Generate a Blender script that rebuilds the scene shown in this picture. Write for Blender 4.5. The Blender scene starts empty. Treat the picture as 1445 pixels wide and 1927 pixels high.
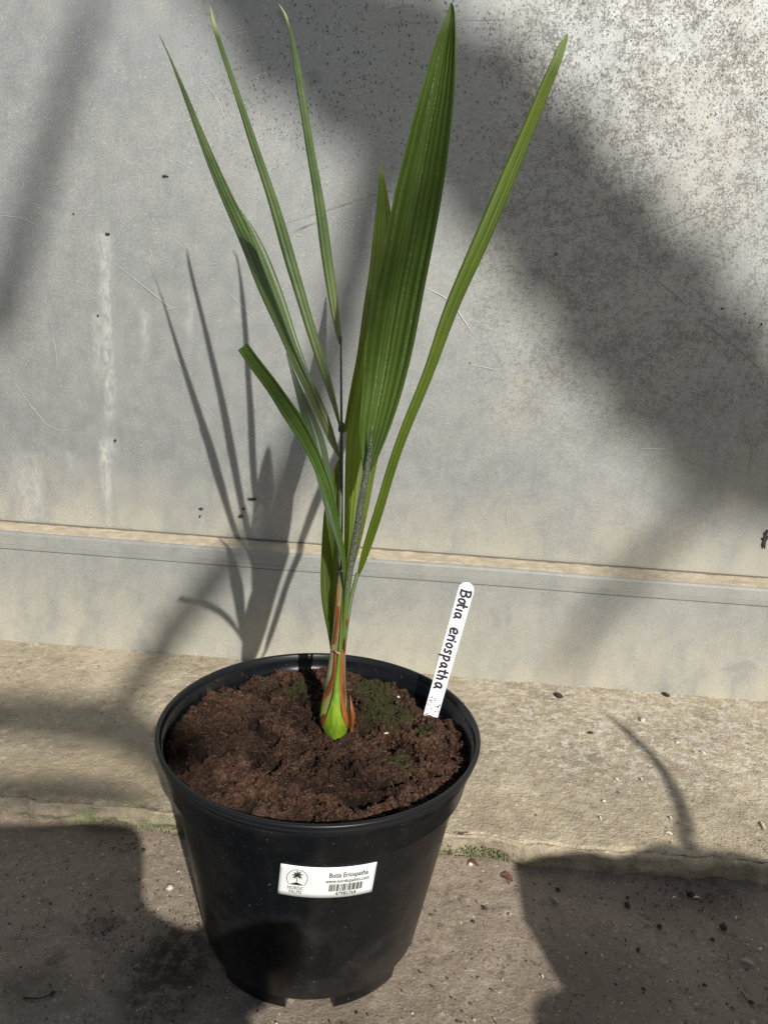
import bpy, bmesh, math, random
import numpy as np
from mathutils import Matrix, Vector

S = bpy.context.scene
COL = S.collection
RNG = np.random.RandomState(7)
random.seed(7)

# ------------------------------------------------------------------ camera
IW, IH, FPX = 1445.0, 1927.0, 1450.0
PITCH, ROLL, YAW = 0.2609, 0.0631, -0.0372
CAM = np.array([0.0663, -0.6038, 0.5667])
_F = np.array([math.sin(YAW) * math.cos(PITCH), math.cos(YAW) * math.cos(PITCH), -math.sin(PITCH)])
_R = np.cross(_F, [0, 0, 1]); _R /= np.linalg.norm(_R); _U = np.cross(_R, _F)
_c, _s = math.cos(ROLL), math.sin(ROLL)
RGT = _c * _R + _s * _U
UPV = -_s * _R + _c * _U
cd = bpy.data.cameras.new('camera')
cd.sensor_fit = 'VERTICAL'; cd.sensor_height = 36.0; cd.lens = 36.0 * FPX / IH
cd.clip_start = 0.02; cd.clip_end = 500
cam = bpy.data.objects.new('camera', cd); COL.objects.link(cam)
M = Matrix.Identity(4)
for i in range(3):
    M[i][0] = RGT[i]; M[i][1] = UPV[i]; M[i][2] = -_F[i]; M[i][3] = CAM[i]
cam.matrix_world = M
S.camera = cam

# ------------------------------------------------------------------ sky, sun, exposure
AZ, EL = math.radians(-21.0), math.radians(32.5)          # direction the light travels
SUN = np.array([math.sin(AZ) * math.cos(EL), math.cos(AZ) * math.cos(EL), -math.sin(EL)])
w = bpy.data.worlds.new('World'); S.world = w; w.use_nodes = True
nt = w.node_tree
sky = nt.nodes.new('ShaderNodeTexSky'); sky.sky_type = 'NISHITA'; sky.sun_disc = False
sky.sun_elevation = EL; sky.sun_rotation = math.radians(159.0); sky.dust_density = 1.0; sky.ozone_density = 1.2
bg = nt.nodes['Background']; bg.inputs['Strength'].default_value = 0.066
nt.links.new(sky.outputs['Color'], bg.inputs['Color'])
sl = bpy.data.lights.new('sun', 'SUN'); sl.energy = 4.8; sl.angle = math.radians(0.53); sl.color = (1.0, 0.96, 0.90)
so = bpy.data.objects.new('sun', sl); COL.objects.link(so)
so.rotation_mode = 'QUATERNION'
so.rotation_quaternion = Vector(SUN).to_track_quat('-Z', 'Y'); so.location = (2, -5, 6)
S.view_settings.view_transform = 'Standard'; S.view_settings.look = 'None'
S.view_settings.exposure = 0.12; S.view_settings.gamma = 1.0; S.view_settings.use_curve_mapping = False
S.render.engine = 'CYCLES'
S.cycles.use_adaptive_sampling = True; S.cycles.adaptive_threshold = 0.025; S.cycles.max_bounces = 5; S.cycles.diffuse_bounces = 3; S.cycles.glossy_bounces = 3

# ------------------------------------------------------------------ pixel -> place helpers
def ray(px, py):
    return _F + RGT * (px - IW / 2) / FPX - UPV * (py - IH / 2) / FPX
def onY(px, py, Y):
    d = ray(px, py); return CAM + d * (Y - CAM[1]) / d[1]
def onZ(px, py, Z):
    d = ray(px, py); return CAM + d * (Z - CAM[2]) / d[2]
def scale_at(P):
    return float((np.asarray(P) - CAM) @ _F) / FPX           # metres per photo pixel
def catmull(P, n):
    """resample a polyline smoothly at n points, even in arc length"""
    P = np.asarray(P, float)
    if len(P) == 2:
        return P[0] + (P[1] - P[0]) * np.linspace(0, 1, n)[:, None]
    Q = np.vstack([2 * P[0] - P[1], P, 2 * P[-1] - P[-2]])
    out = []
    for i in range(1, len(Q) - 2):
        t = np.linspace(0, 1, 12, endpoint=False)[:, None]
        a, b, c, d = Q[i - 1], Q[i], Q[i + 1], Q[i + 2]
        out.append(.5 * (2 * b + (c - a) * t + (2 * a - 5 * b + 4 * c - d) * t ** 2 + (3 * b - a - 3 * c + d) * t ** 3))
    out = np.vstack(out + [P[-1:]])
    L = np.r_[0, np.cumsum(np.linalg.norm(np.diff(out, axis=0), axis=1))]
    s = np.linspace(0, L[-1], n)
    return np.stack([np.interp(s, L, out[:, k]) for k in range(out.shape[1])], 1)

# ------------------------------------------------------------------ numpy noise
def _hash(ix, iy, iz, seed):
    h = (ix.astype(np.int64) * 374761393 + iy.astype(np.int64) * 668265263 + iz.astype(np.int64) * 2147483647 + seed * 1274126177) & 0xFFFFFFFF
    h = ((h ^ (h >> 13)) * 1274126177) & 0xFFFFFFFF
    return ((h ^ (h >> 16)) & 0xFFFF) / 65535.0
def vnoise(x, y, z=None, seed=0):
    x = np.asarray(x, float); y = np.asarray(y, float); z = np.zeros_like(x) if z is None else np.asarray(z, float)
    ix, iy, iz = np.floor(x), np.floor(y), np.floor(z)
    f = [v - np.floor(v) for v in (x, y, z)]
    f = [v * v * (3 - 2 * v) for v in f]
    r = 0
    for a in (0, 1):
        for b in (0, 1):
            for c in (0, 1):
                wgt = (f[0] if a else 1 - f[0]) * (f[1] if b else 1 - f[1]) * (f[2] if c else 1 - f[2])
                r = r + wgt * _hash(ix + a, iy + b, iz + c, seed)
    return r * 2 - 1
def fbm(x, y, z=None, o=4, seed=0, gain=.5):
    r = 0; a = 1.0; k = 1.0
    for i in range(o):
        r = r + a * vnoise(np.asarray(x) * k, np.asarray(y) * k, None if z is None else np.asarray(z) * k, seed + i); a *= gain; k *= 2.03
    return r

# ------------------------------------------------------------------ object helpers
def empty(name, loc, label=None, cat=None, group=None):
    o = bpy.data.objects.new(name, None); COL.objects.link(o); o.location = loc
    o.empty_display_size = .02
    return tag(o, label, cat, group)
def tag(o, label=None, cat=None, group=None, kind=None):
    if label: o['label'] = label
    if cat: o['category'] = cat
    if group: o['group'] = group
    if kind: o['kind'] = kind
    return o
def par(o, parent):
    o.parent = parent
    l = Vector((0, 0, 0)); p = parent
    while p is not None:
        l += p.location; p = p.parent
    if parent.type == 'EMPTY' or l.length > 0:
        o.matrix_parent_inverse = Matrix.Translation(-l)
    return o
def obj(name, V, Fc, mat, parent=None, smooth=True, uv=None):
    me = bpy.data.meshes.new(name)
    me.from_pydata([tuple(map(float, v)) for v in V], [], [tuple(int(i) for i in f) for f in Fc])
    if uv is not None:
        lay = me.uv_layers.new(name='UVMap')
        uv = np.asarray(uv, float)
        li = np.zeros(len(me.loops), dtype=np.int32); me.loops.foreach_get('vertex_index', li)
        lay.data.foreach_set('uv', uv[li].ravel())
    if smooth:
        me.polygons.foreach_set('use_smooth', np.ones(len(me.polygons), dtype=bool))
    me.materials.append(mat); me.update()
    o = bpy.data.objects.new(name, me); COL.objects.link(o)
    if parent is not None: par(o, parent)
    return o
def gridfaces(n, m, closed=False):
    f = []
    mm = m if closed else m - 1
    for i in range(n - 1):
        for j in range(mm):
            k = (j + 1) % m
            f.append((i * m + j, i * m + k, (i + 1) * m + k, (i + 1) * m + j))
    return f
def lathe(prof, n=96, c=(0, 0)):
    t = np.linspace(0, 2 * np.pi, n, endpoint=False)
    V = np.concatenate([np.stack([c[0] + r * np.cos(t), c[1] + r * np.sin(t), 0 * t + z], 1) for r, z in prof])
    return V, gridfaces(len(prof), n, True)
def tube(P, rad, n=10, caps=True):
    P = np.asarray(P, float); rad = np.broadcast_to(np.asarray(rad, float), (len(P),))
    T = np.gradient(P, axis=0); T /= np.linalg.norm(T, axis=1)[:, None] + 1e-12
    ref = np.array([0, 1.0, .03]) if abs(T[0][1]) < .9 else np.array([1.0, 0, .03])
    V = []
    for p, t, r in zip(P, T, rad):
        a = np.cross(t, ref); a /= np.linalg.norm(a); b = np.cross(t, a)
        th = np.linspace(0, 2 * np.pi, n, endpoint=False)[:, None]
        V.append(p + r * (np.cos(th) * a + np.sin(th) * b))
    V = np.vstack(V); Fc = gridfaces(len(P), n, True)
    if caps:
        Fc.append(tuple(range(n))[::-1]); Fc.append(tuple(range((len(P) - 1) * n, len(P) * n)))
    return V, Fc
def box(x0, x1, y0, y1, z0, z1):
    V = [(x, y, z) for z in (z0, z1) for y in (y0, y1) for x in (x0, x1)]
    return np.array(V, float), [(0, 2, 3, 1), (4, 5, 7, 6), (0, 1, 5, 4), (2, 6, 7, 3), (0, 4, 6, 2), (1, 3, 7, 5)]
def merge(parts):
    V, Fc, k = [], [], 0
    for v, f in parts:
        V.append(np.asarray(v, float)); Fc += [tuple(i + k for i in g) for g in f]; k += len(v)
    return np.vstack(V), Fc
_ico = None
def ico(sub=1):
    bm = bmesh.new(); bmesh.ops.create_icosphere(bm, subdivisions=sub, radius=1)
    V = np.array([v.co[:] for v in bm.verts]); Fc = [tuple(v.index for v in f.verts) for f in bm.faces]; bm.free()
    return V, Fc
ICO1, ICO2, ICO3 = ico(1), ico(2), ico(3)
def scatter_mesh(name, pos, size, mat, parent=None, aspect=(1, 1, 1), jag=.35, base=ICO1, smooth=False, seed=0):
    """many small irregular bits joined into one mesh"""
    r = np.random.RandomState(seed)
    bv, bf = base; n = len(pos); m = len(bv); bf = np.array(bf)
    V = np.repeat(bv[None], n, 0) * (1 + jag * (r.rand(n, m, 1) * 2 - 1))
    V = V * (np.asarray(aspect) * (0.6 + .8 * r.rand(n, 3)))[:, None, :]
    q = r.randn(n, 4); q /= np.linalg.norm(q, axis=1)[:, None]
    a, b, c, d = q.T
    Rm = np.stack([1 - 2 * (c * c + d * d), 2 * (b * c - a * d), 2 * (b * d + a * c), 2 * (b * c + a * d), 1 - 2 * (b * b + d * d), 2 * (c * d - a * b), 2 * (b * d - a * c), 2 * (c * d + a * b), 1 - 2 * (b * b + c * c)], 1).reshape(n, 3, 3)
    V = np.einsum('nij,nmj->nmi', Rm, V) * np.asarray(size).reshape(-1, 1, 1) + np.asarray(pos)[:, None, :]
    Fa = (bf[None] + (np.arange(n) * m)[:, None, None]).reshape(-1, 3)
    me = bpy.data.meshes.new(name)
    me.vertices.add(n * m); me.vertices.foreach_set('co', V.reshape(-1))
    me.loops.add(Fa.size); me.loops.foreach_set('vertex_index', Fa.reshape(-1).astype(np.int32))
    me.polygons.add(len(Fa)); me.polygons.foreach_set('loop_start', np.arange(0, Fa.size, 3, dtype=np.int32))
    me.polygons.foreach_set('use_smooth', np.full(len(Fa), smooth))
    me.update(calc_edges=True); me.validate(); me.materials.append(mat)
    o = bpy.data.objects.new(name, me); COL.objects.link(o)
    if parent is not None: par(o, parent)
    return o

# ------------------------------------------------------------------ node material helper
class Mat:
    def __init__(s, name, **pr):
        s.m = bpy.data.materials.new(name); s.m.use_nodes = True; s.t = s.m.node_tree
        s.b = s.t.nodes['Principled BSDF']; s.co = None
        for k, v in pr.items(): s.set(k, v)
    def set(s, k, v):
        k = {'col': 'Base Color', 'rough': 'Roughness', 'metal': 'Metallic', 'spec': 'Specular IOR Level', 'sheen': 'Sheen Weight', 'coat': 'Coat Weight'}.get(k, k)
        i = s.b.inputs[k]
        if isinstance(v, bpy.types.NodeSocket): s.t.links.new(v, i)
        elif isinstance(v, tuple) and len(v) == 3: i.default_value = v + (1,)
        else: i.default_value = v
    def n(s, ty, **kw):
        x = s.t.nodes.new('ShaderNode' + ty)
        for k, v in kw.items():
            if k in x.inputs.keys() if isinstance(k, str) else False: s._in(x.inputs[k], v)
            else: setattr(x, k, v)
        return x
    def _in(s, i, v):
        if isinstance(v, bpy.types.NodeSocket): s.t.links.new(v, i)
        elif isinstance(v, tuple) and len(v) == 3 and i.type == 'RGBA': i.default_value = v + (1,)
        else: i.default_value = v
    def obj(s):
        if s.co is None: s.co = s.t.nodes.new('ShaderNodeTexCoord')
        return s.co.outputs['Object']
    def uv(s):
        if s.co is None: s.co = s.t.nodes.new('ShaderNodeTexCoord')
        return s.co.outputs['UV']
    def sep(s, v):
        x = s.t.nodes.new('ShaderNodeSeparateXYZ'); s.t.links.new(v, x.inputs[0]); return x.outputs
    def map(s, v, sc=(1, 1, 1), loc=(0, 0, 0), rot=(0, 0, 0)):
        x = s.t.nodes.new('ShaderNodeMapping'); s.t.links.new(v, x.inputs[0])
        x.inputs['Scale'].default_value = sc; x.inputs['Location'].default_value = loc; x.inputs['Rotation'].default_value = rot
        return x.outputs[0]
    def noise(s, v, sc, det=4, rough=.55, dist=0.0):
        x = s.t.nodes.new('ShaderNodeTexNoise'); s.t.links.new(v, x.inputs['Vector'])
        x.inputs['Scale'].default_value = sc; x.inputs['Detail'].default_value = det; x.inputs['Roughness'].default_value = rough; x.inputs['Distortion'].default_value = dist
        return x.outputs['Fac']
    def vor(s, v, sc, feat='F1', out='Distance', rnd=1.0):
        x = s.t.nodes.new('ShaderNodeTexVoronoi'); x.feature = feat; s.t.links.new(v, x.inputs['Vector'])
        x.inputs['Scale'].default_value = sc; x.inputs['Randomness'].default_value = rnd
        return x.outputs[out]
    def ma(s, op, a, b=0.0, c=None):
        x = s.t.nodes.new('ShaderNodeMath'); x.operation = op
        s._in(x.inputs[0], a); s._in(x.inputs[1], b)
        if c is not None: s._in(x.inputs[2], c)
        return x.outputs[0]
    def ss(s, v, a, b, o0=0.0, o1=1.0):
        x = s.t.nodes.new('ShaderNodeMapRange'); x.interpolation_type = 'SMOOTHSTEP'
        s._in(x.inputs[0], v)
        if a <= b:
            x.inputs[1].default_value = a; x.inputs[2].default_value = b; x.inputs[3].default_value = o0; x.inputs[4].default_value = o1
        else:
            x.inputs[1].default_value = b; x.inputs[2].default_value = a; x.inputs[3].default_value = o1; x.inputs[4].default_value = o0
        return x.outputs[0]
    def mix(s, f, a, b, mode='MIX'):
        x = s.t.nodes.new('ShaderNodeMix'); x.data_type = 'RGBA'; x.blend_type = mode
        s._in(x.inputs[0], f); s._in(x.inputs[6], a); s._in(x.inputs[7], b)
        return x.outputs[2]
    def bump(s, h, st, dist, nrm=None):
        x = s.t.nodes.new('ShaderNodeBump'); s.t.links.new(h, x.inputs['Height'])
        x.inputs['Strength'].default_value = st; x.inputs['Distance'].default_value = dist
        if nrm is not None: s.t.links.new(nrm, x.inputs['Normal'])
        return x.outputs[0]
    def normal(s, v): s.t.links.new(v, s.b.inputs['Normal'])
    def translucent(s, col, fac):
        tr = s.t.nodes.new('ShaderNodeBsdfTranslucent'); s._in(tr.inputs[0], col)
        mx = s.t.nodes.new('ShaderNodeMixShader'); s._in(mx.inputs[0], fac)
        s.t.links.new(s.b.outputs[0], mx.inputs[1]); s.t.links.new(tr.outputs[0], mx.inputs[2])
        s.t.links.new(mx.outputs[0], s.t.nodes['Material Output'].inputs['Surface'])
        return s
def flat(name, col, rough=.6, **k):
    return Mat(name, col=col, rough=rough, **k).m

# ------------------------------------------------------------------ main dimensions (metres)
WY, WZ = 0.477, 0.027            # front of the lower wall profile, top of the concrete ledge
KY = 0.101                       # front edge of the concrete ledge
POT_H, POT_R = 0.2105, 0.140
SOIL_Z = POT_H - 0.0155
SEAM_Z = onY(700, 1052, WY)[2]   # top front edge of the lower profile
PANEL_Y = WY + 0.043

# ------------------------------------------------------------------ materials
def mat_wall(name, lower=False):
    m = Mat(name); p = m.obj(); x, y, z = m.sep(p)
    n1 = m.noise(p, 5.0, 2); n2 = m.noise(p, 38.0, 3, .6); n3 = m.noise(m.map(p, (1, 1, .12)), 120, 2)
    base = m.mix(m.ss(n1, .3, .7), (.31, .325, .325), (.35, .36, .355))
    base = m.mix(m.ss(n2, .35, .75, 0, .45), base, (.42, .42, .41))
    base = m.mix(m.ss(n3, .45, .8, 0, .25), base, (.24, .245, .25))
    # warm dust film, strongest to the right and towards the bottom
    dust = m.ma('MULTIPLY', m.ss(m.noise(p, 11.0, 4, .7, .4), .30, .75), .42)
    low = m.ss(z, .36, SEAM_Z, 0, .75) if not lower else m.ss(z, SEAM_Z - .03, WZ, .30, .90)
    dust = m.ma('MAXIMUM', m.ma('MULTIPLY', dust, m.ss(x, -.3, .40, .25, 1.0)), m.ma('MULTIPLY', low, m.ss(m.noise(m.map(p, (1, 1, .5)), 26, 4), .25, .65, .35, 1)))
    base = m.mix(dust, base, (.47, .435, .34))
    gz_ = m.noise(p, 620, 2, .7)
    base = m.mix(m.ss(gz_, .50, .68, 0, .30), base, (.62, .61, .58)); base = m.mix(m.ss(gz_, .50, .34, 0, .30), base, (.18, .18, .175))
    rough = m.ss(n2, .2, .8, .50, .66)
    if not lower:
        # etched flecks: sharp small ones at the top, brown mottling to the right
        top = m.ss(z, .60, .86)
        warp = m.noise(p, 60, 2)
        wp = m.n('VectorMath', operation='ADD').outputs[0]
        nd = m.t.nodes[-1]; m.t.links.new(p, nd.inputs[0])
        cw = m.t.nodes.new('ShaderNodeCombineXYZ'); m.t.links.new(m.ma('MULTIPLY', warp, .012), cw.inputs[0]); m.t.links.new(m.ma('MULTIPLY', warp, -.01), cw.inputs[2])
        m.t.links.new(cw.outputs[0], nd.inputs[1])
        fl = m.vor(m.map(wp, (1.35, 1, .8)), 190)
        pick = m.ss(m.noise(p, 95, 1), .44, .52)
        fleck = m.ma('MULTIPLY', m.ma('MULTIPLY', m.ss(fl, .30, .20), pick), m.ma('MULTIPLY', top, m.ss(x, -.36, -.12)))
        rz = m.ma('MULTIPLY', m.ss(m.ma('ADD', x, m.ma('MULTIPLY', n1, .25)), .16, .34), m.ss(z, .30, .50))
        mo = m.noise(p, 430, 3, .7); mo2 = m.noise(p, 105, 3, .65)
        mot = m.ma('MULTIPLY', m.ss(m.ma('ADD', m.ma('ADD', mo, m.ma('MULTIPLY', m.ma('SUBTRACT', m.noise(p, 14, 3, .6), .5), .35)), m.ma('MULTIPLY', mo2, .55)), .74, .90), rz)
        base = m.mix(m.ma('MULTIPLY', mot, .66), base, (.155, .14, .115))
        base = m.mix(m.ma('MULTIPLY', fleck, .9), base, (.07, .07, .075))
        # fine white specks to the left
        wsp = m.ma('MULTIPLY', m.ss(m.vor(p, 190), .17, .08), m.ss(m.noise(p, 45, 3), .45, .6))
        base = m.mix(m.ma('MULTIPLY', m.ma('MULTIPLY', wsp, m.ss(x, .15, -.1)), .7), base, (.82, .82, .80))
        # white runs below the fixing holes
        sn = m.noise(m.map(p, (1, 1, .45)), 150, 4, .7)
        for (px, y0, y1, wd, a) in [(202, 440, 800, 13, .75), (182, 590, 720, 9, .5), (198, 830, 930, 11, .9), (208, 824, 850, 15, 1.0), (474, 944, 966, 16, .9), (272, 580, 670, 11, .45), (358, 555, 640, 9, .4), (50, 850, 975, 30, .32), (72, 880, 990, 12, .3), (133, 850, 890, 10, .5), (480, 950, 1030, 14, .85), (205, 900, 990, 6, .4), (380, 965, 1000, 7, .4)]:
            A = onY(px, y0, PANEL_Y); B = onY(px, y1, PANEL_Y); k = scale_at(A)
            dx = m.ma('ABSOLUTE', m.ma('SUBTRACT', m.ma('ADD', x, m.ma('MULTIPLY', m.ma('SUBTRACT', n2, .5), .008)), float((A[0] + B[0]) / 2)))
            gx = m.ss(dx, wd * k * 1.6, wd * k * .0)
            gz = m.ma('MULTIPLY', m.ss(z, float(A[2]) + .005, float(A[2]) - .006), m.ss(z, float(B[2]) - .04, float(B[2]) + .05))
            base = m.mix(m.ma('MULTIPLY', m.ma('MULTIPLY', gx, gz), m.ma('MULTIPLY', m.ss(sn, .28, .70), a * .8)), base, (.78, .775, .72))
        m.set('metal', m.ma('SUBTRACT', .52, m.ma('MULTIPLY', m.ma('MAXIMUM', dust, mot), .45)))
        rough = m.ma('ADD', rough, m.ma('MULTIPLY', mot, .15))
    else:
        m.set('metal', m.ma('SUBTRACT', .45, m.ma('MULTIPLY', dust, .45)))
        wsp = m.ma('MULTIPLY', m.ss(m.vor(p, 210), .17, .06), m.ss(m.noise(p, 40, 3), .48, .62))
        base = m.mix(m.ma('MULTIPLY', wsp, .35), base, (.80, .80, .77))
        sm = m.ss(m.noise(m.map(p, (1, 1, 1.6)), 14, 5, .6, .8), .60, .70)
        base = m.mix(m.ma('MULTIPLY', sm, .35), base, (.25, .25, .245))
    base = m.mix(1.0, base, (.86, .87, .86), 'MULTIPLY')
    m.set('col', base); m.set('rough', rough)
    h = m.ma('ADD', m.ma('MULTIPLY', n2, .6), m.ma('MULTIPLY', m.noise(m.map(p, (2.5, 1, .5)), 240, 2), .4))
    m.normal(m.bump(h, .25, .0012, m.bump(m.noise(p, 4.5, 2), .35, .004)))
    return m.m
M_PANEL = mat_wall('weathered_aluminium'); M_PROFILE = mat_wall('weathered_profile', True)

def mat_concrete(name, a, b, dirt, dirt_lo, dirt_hi, ledge):
    m = Mat(name); p = m.obj(); x, y, z = m.sep(p)
    n0 = m.noise(p, 3.2, 2); n1 = m.noise(p, 16, 4, .62); n2 = m.noise(p, 95, 3, .65); n3 = m.noise(p, 420, 2, .7)
    c = m.mix(m.ss(n1, .32, .68), a, b)
    c = m.mix(m.ss(n0, .4, .65, 0, .5), c, tuple(v * .8 for v in a))
    c = m.mix(m.ss(n2, .55, .72, 0, .55), c, tuple(min(1, v * 1.5) for v in b))
    c = m.mix(m.ss(n2, .44, .30, 0, .6), c, tuple(v * .45 for v in a))
    c = m.mix(m.ss(n3, .52, .70, 0, .45), c, tuple(v * .35 for v in a))
    c = m.mix(m.ss(m.noise(p, 300, 2), .66, .72, 0, .7), c, (.62, .58, .50))
    dn = m.ma('ADD', m.ma('MULTIPLY', n1, .6), m.ma('MULTIPLY', n2, .4))
    c = m.mix(m.ss(dn, dirt_lo, dirt_hi, 0, .8), c, dirt)
    if ledge:
        c = m.mix(m.ss(m.noise(p, 5.5, 4, .65, .6), .50, .64, 0, .45), c, (.21, .17, .12))
        c = m.mix(m.ma('MULTIPLY', m.ss(z, WZ - .0015, WZ - .006), .55), c, (.19, .165, .12))
        wh = m.ma('MULTIPLY', m.ss(m.noise(p, 70, 4, .75, .5), .50, .58), m.ma('MULTIPLY', m.ss(x, .05, .28), m.ss(y, .14, .30)))
        c = m.mix(m.ma('MULTIPLY', wh, .6), c, (.66, .62, .54))
        yel = m.ma('MULTIPLY', m.ss(m.noise(p, 9, 4), .5, .66), m.ss(y, .30, .12))
        c = m.mix(m.ma('MULTIPLY', yel, .4), c, (.47, .38, .22))
        gr = m.ma('MULTIPLY', m.ss(m.noise(p, 30, 5, .65), .47, .60), m.ma('MULTIPLY', m.ss(z, WZ - .001, WZ - .012), m.ss(m.noise(p, 7, 2), .4, .55)))
        c = m.mix(m.ma('MULTIPLY', gr, .65), c, (.16, .19, .085))
    else:
        # dark soil stains spilled beside the pot
        def blob(px, py, r, k):
            P = onZ(px, py, 0)
            d = m.n('VectorMath', operation='DISTANCE'); m.t.links.new(p, d.inputs[0]); d.inputs[1].default_value = tuple(P)
            dd = m.ma('ADD', d.outputs['Value'], m.ma('MULTIPLY', m.ma('SUBTRACT', n1, .5), .11))
            return m.ma('MULTIPLY', m.ss(dd, r, r * .25), m.ma('MULTIPLY', m.ss(dn, .40, .56), k))
        for bl in [(330, 1790, .055, .9), (300, 1860, .06, .8), (200, 1740, .02, .8), (60, 1850, .045, .55), (1330, 1680, .06, .6), (1230, 1700, .05, .35), (1100, 1880, .10, .3), (250, 1590, .02, .6), (640, 1905, .03, .3), (110, 1800, .02, .5)]:
            c = m.mix(blob(*bl), c, (.045, .032, .024))
    m.set('col', c); m.set('rough', .92); m.set('spec', .25)
    h = m.ma('ADD', m.ma('MULTIPLY', n2, .7), m.ma('MULTIPLY', n3, .35))
    m.normal(m.bump(h, 1.0 if ledge else .7, .005 if ledge else .0035))
    return m.m
M_LEDGE = mat_concrete('ledge_concrete', (.385, .325, .23), (.53, .45, .325), (.22, .175, .115), .585, .70, True)
M_FLOOR = mat_concrete('floor_concrete', (.25, .20, .15), (.33, .27, .205), (.10, .075, .055), .565, .66, False)

def mat_pot():
    m = Mat('black_plastic'); p = m.obj(); x, y, z = m.sep(p)
    n = m.noise(m.map(p, (1, 1, .10)), 60, 5, .65); d = m.noise(p, 18, 5, .65)
    c = m.mix(m.ss(n, .45, .75, 0, .5), (.004, .005, .0065), (.014, .0135, .0135))
    dusty = m.ma('MULTIPLY', m.ss(d, .46, .72), m.ss(z, .17, .02, .35, 1.0))
    c = m.mix(m.ma('MULTIPLY', dusty, .22), c, (.10, .088, .075))
    sp = m.ss(m.noise(p, 420, 1), .73, .77)
    c = m.mix(m.ma('MULTIPLY', sp, .3), c, (.25, .22, .19))
    m.set('col', c); m.set('rough', m.ss(d, .3, .7, .22, .38)); m.set('spec', .24)
    m.normal(m.bump(m.noise(m.map(p, (1, 1, .1)), 130, 2), .12, .001))
    return m.m
M_POT = mat_pot()
M_RIM = Mat('rim_plastic', col=(.009, .010, .012), rough=.34, spec=.3).m

def mat_soil(name, c0, c1, c2, moss=False):
    m = Mat(name); p = m.obj()
    n1 = m.noise(p, 60, 4, .6); n2 = m.noise(p, 420, 3, .6)
    c = m.mix(m.ss(n1, .35, .65), c0, c1); c = m.mix(m.ss(n2, .42, .70, 0, .8), c, c2)
    c = m.mix(m.ss(m.noise(p, 17, 3, .6), .44, .62, 0, .65), c, tuple(v * .45 for v in c0))
    if moss:
        x, y, z = m.sep(p)
        for (px, py, r) in [(730, 1340, .030), (500, 1290, .008), (425, 1320, .007), (750, 1440, .014), (560, 1305, .016), (700, 1300, .022), (790, 1385, .012)]:
            P = onZ(px, py, SOIL_Z)
            d = m.n('VectorMath', operation='DISTANCE'); m.t.links.new(p, d.inputs[0]); d.inputs[1].default_value = tuple(P)
            dd = m.ma('ADD', d.outputs['Value'], m.ma('MULTIPLY', m.ma('SUBTRACT', n1, .5), .035))
            c = m.mix(m.ma('MULTIPLY', m.ss(dd, r * 1.2, r * .5), .8), c, (.030, .036, .012))
    m.set('col', c); m.set('rough', .95); m.set('spec', .15)
    m.normal(m.bump(n2, .8, .002))
    return m.m
M_SOIL = mat_soil('potting_mix', (.012, .0075, .0055), (.022, .013, .009), (.045, .025, .016), True)  # base darker than the clods on the ridges: crevice shade put into the colour
M_CLOD = mat_soil('potting_clods', (.028, .015, .0095), (.062, .033, .021), (.135, .076, .049), True)
M_FIBRE = flat('coir_fibre', (.15, .085, .05), .9)
M_MOSS = mat_soil('moss', (.022, .030, .009), (.038, .050, .014), (.060, .075, .02))

def mat_leaf(name, dark, light, vein, trans, tf=.25, freq=7, rough=.38, spec=.5, tipcol=None, scurf=0.0, basecol=None):
    m = Mat(name); u, v, _ = m.sep(m.uv()); p = m.obj()
    n = m.noise(p, 25, 4, .6); nl = m.noise(m.map(m.uv(), (5.5, .7, 1)), 1.0, 3, .6)
    c = m.mix(m.ss(n, .35, .65), dark, light)
    c = m.mix(m.ss(nl, .42, .60, 0, .8), c, tuple(a * .5 for a in dark))
    c = m.mix(m.ss(m.noise(m.map(m.uv(), (9.0, .5, 1), (3, 1, 0)), 1.0, 2, .6), .52, .66, 0, .75), c, tuple(a * 1.5 for a in light))
    c = m.mix(m.ss(m.noise(p, 900, 2), .68, .76, 0, .25), c, (.20, .23, .13))
    tri = m.ma('PINGPONG', u, .5)
    ve = m.ss(m.ma('ADD', tri, m.ma('MULTIPLY', m.noise(p, 240, 2), .06)), .075, .02)
    c = m.mix(m.ma('MULTIPLY', ve, .6), c, vein)
    fine = m.ma('PINGPONG', m.ma('MULTIPLY', u, 5.0), .5)
    c = m.mix(m.ss(fine, .12, .03, 0, .25), c, vein)
    if scurf > 0:
        sc = m.ma('MULTIPLY', m.ma('MULTIPLY', m.ss(tri, .13, .04), m.ss(m.noise(p, 700, 2), .48, .62)), m.ss(m.noise(m.map(m.uv(), (1.0, 1.5, 1)), 2.3, 2), .45, .6))
        c = m.mix(m.ma('MULTIPLY', sc, scurf), c, (.38, .42, .34))
    if basecol is not None:
        c = m.mix(m.ss(v, .38, .02, 0, .75), c, basecol)
    if tipcol is not None:
        c = m.mix(m.ss(v, .92, .97), c, tipcol)
    m.set('col', c); m.set('rough', m.ss(n, .3, .7, rough, rough + .12)); m.set('spec', spec)
    hgt = m.ma('ADD', m.ma('MULTIPLY', tri, .6), m.ma('MULTIPLY', fine, .4))
    m.normal(m.bump(hgt, .35, .0008))
    m.translucent(m.mix(.5, c, trans), tf)
    return m.m
G_V = (.17, .24, .07)
M_L_GLOSS = mat_leaf('leaflet_green', (.038, .070, .018), (.074, .118, .026), (.17, .23, .07), (.20, .33, .04), .2, 5, .28, .75, (.30, .34, .13), 0.0, (.15, .185, .045))
M_L_NOTIP = mat_leaf('leaflet_green_plain', (.038, .070, .018), (.074, .118, .026), (.17, .23, .07), (.20, .33, .04), .2, 5, .28, .75, None, 0.0, (.15, .185, .045))
M_L_BROAD = mat_leaf('broad_leaf_green', (.052, .094, .013), (.086, .140, .022), (.12, .19, .05), (.16, .30, .02), .22, 8, .42, .45, (.16, .22, .08), .6)
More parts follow.
